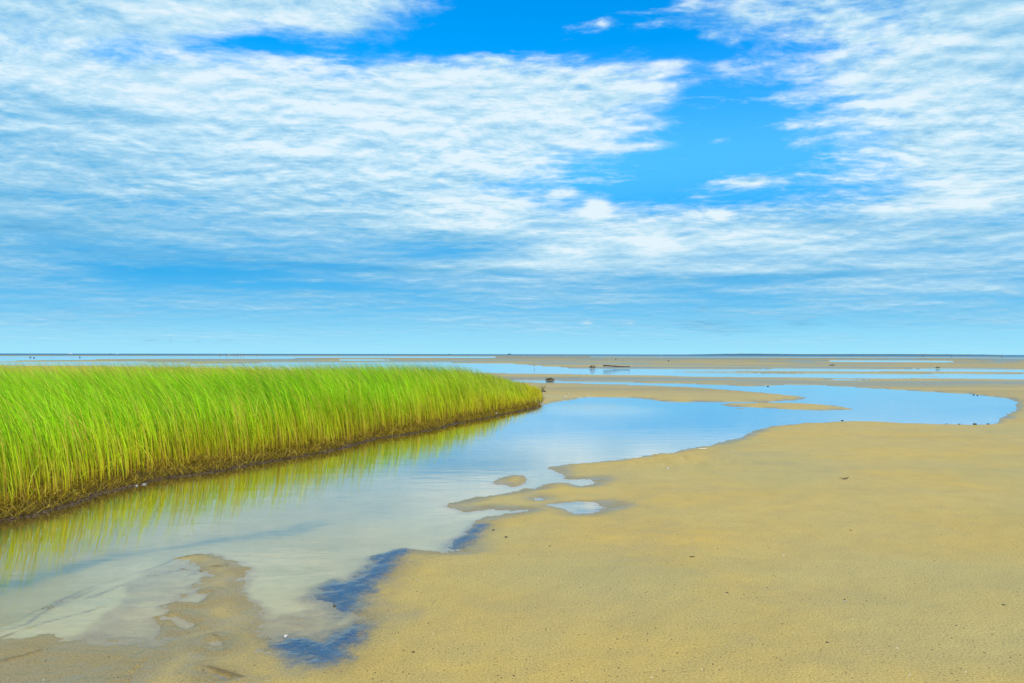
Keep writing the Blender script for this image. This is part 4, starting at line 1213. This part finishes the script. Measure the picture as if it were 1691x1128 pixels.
def person_meshes(bend=0.0, stride=.1):
    def T(x, y, z):                       # bend the trunk forward about the hip
        if z <= .93 or bend == 0: return (x, y, z)
        dz = z - .93
        return (x, y - dz * math.sin(bend) - 0, .93 + dz * math.cos(bend) + y * math.sin(bend) * 0)
    V = [(0, 0, .93), T(0, 0, 1.10), T(0, 0, 1.30), T(0, 0, 1.42), T(0, -.01, 1.50), T(0, -.01, 1.60), T(0, -.015, 1.68)]
    E = [(0, 1), (1, 2), (2, 3), (3, 4), (4, 5), (5, 6)]
    Rr = [(.15, .11), (.13, .10), (.16, .11), (.10, .08), .052, (.075, .088), (.06, .072)]
    for s in (-1, 1):
        b = len(V)
        V += [T(s * .18, 0, 1.39), T(s * .24, .02, 1.12), T(s * .25, -.05, .88), T(s * .25, -.08, .78)]
        E += [(3, b), (b, b + 1), (b + 1, b + 2), (b + 2, b + 3)]; Rr += [.058, .044, .034, (.026, .04)]
        b = len(V)
        V += [(s * .09, 0, .84), (s * .10, -.02 + s * stride * .3, .48), (s * .10, s * stride, .08), (s * .10, s * stride - .13, .035)]
        E += [(0, b), (b, b + 1), (b + 1, b + 2), (b + 2, b + 3)]; Rr += [.088, .062, .042, (.045, .03)]
    body = skin_mesh("person", V, E, Rr)
    SV = [(0, 0, .97), T(0, 0, 1.12), T(0, 0, 1.30), T(0, 0, 1.42)]; SE = [(0, 1), (1, 2), (2, 3)]; SR = [(.165, .125), (.15, .12), (.178, .128), (.118, .098)]
    for s in (-1, 1):
        b = len(SV); SV += [T(s * .185, 0, 1.39), T(s * .225, .012, 1.22)]; SE += [(3, b), (b, b + 1)]; SR += [.074, .062]
    shirt = skin_mesh("shirt", SV, SE, SR)
    HV = [(0, 0, 1.0), (0, 0, .92)]; HE = [(0, 1)]; HR = [(.16, .12), (.165, .125)]
    for s in (-1, 1):
        b = len(HV); HV += [(s * .092, 0, .82), (s * .10, -.015 + s * stride * .22, .56)]; HE += [(1, b), (b, b + 1)]; HR += [.105, .092]
    shorts = skin_mesh("shorts", HV, HE, HR)
    hair = skin_mesh("hair", [T(0, .02, 1.62), T(0, 0.0, 1.70)], [(0, 1)], [(.078, .085), (.066, .076)])
    body.materials.append(M_SKIN); hair.materials.append(M_HAIR)
    return body, shirt, shorts, hair
STAND, BENT = person_meshes(0, .12), person_meshes(1.0, .10)
def clothed(me, mat, cache={}):
    k = (me.name, mat.name)
    if k not in cache:
        c = me.copy(); c.materials.clear(); c.materials.append(mat); cache[k] = c
    return cache[k]
for (u, dist, pose, sh, so, rz, label) in [
    (363.2, 640, STAND, 1, 2, .5, "person in dark clothes standing alone left of the distant group"),
    (374.3, 560, BENT, 2, 2, 1.2, "person in black bending down at the left of the distant group"),
    (378.2, 570, STAND, 0, 0, -.4, "person all in white, second from the left in the distant group"),
    (386.4, 620, STAND, 4, 1, .9, "person in grey standing in the middle of the distant group"),
    (391.2, 575, STAND, 0, 1, 2.2, "person in white shirt and navy shorts beside a black clad one"),
    (393.2, 570, STAND, 2, 2, -1.0, "person in black standing close beside a white shirt"),
    (397.3, 600, STAND, 1, 4, .2, "person in navy shirt and grey shorts in the distant group"),
    (402.6, 560, BENT, 2, 1, -1.3, "person in black shirt bending down at the right of the distant group"),
    (424.0, 650, STAND, 1, 2, .4, "person in dark clothes standing alone right of the distant group"),
    (1524.0, 620, STAND, 2, 2, .3, "person in black standing in the shallows at the far right"),
    (1571.2, 620, BENT, 1, 2, 1.5, "person bending over in the shallows at the far right"),
    (1654.6, 600, BENT, 3, 2, -1.4, "person in red shirt stooping in the shallows near the right edge")]:
    x, y, z, a = far(u, dist)
    z = gz(x, y) if dist < 640 else 0.0
    o = bpy.data.objects.new("person", pose[0]); COL.objects.link(o)
    o.location = (x, y, z - .02); o.rotation_euler = (0, 0, rz)
    tag(o, label, "person", "people far out on the tidal flats")
    for nm, me in (("shirt", clothed(pose[1], CLOTH[sh])), ("shorts", clothed(pose[2], CLOTH[so])), ("hair", pose[3])):
        c = bpy.data.objects.new(nm, me); COL.objects.link(c); c.parent = o
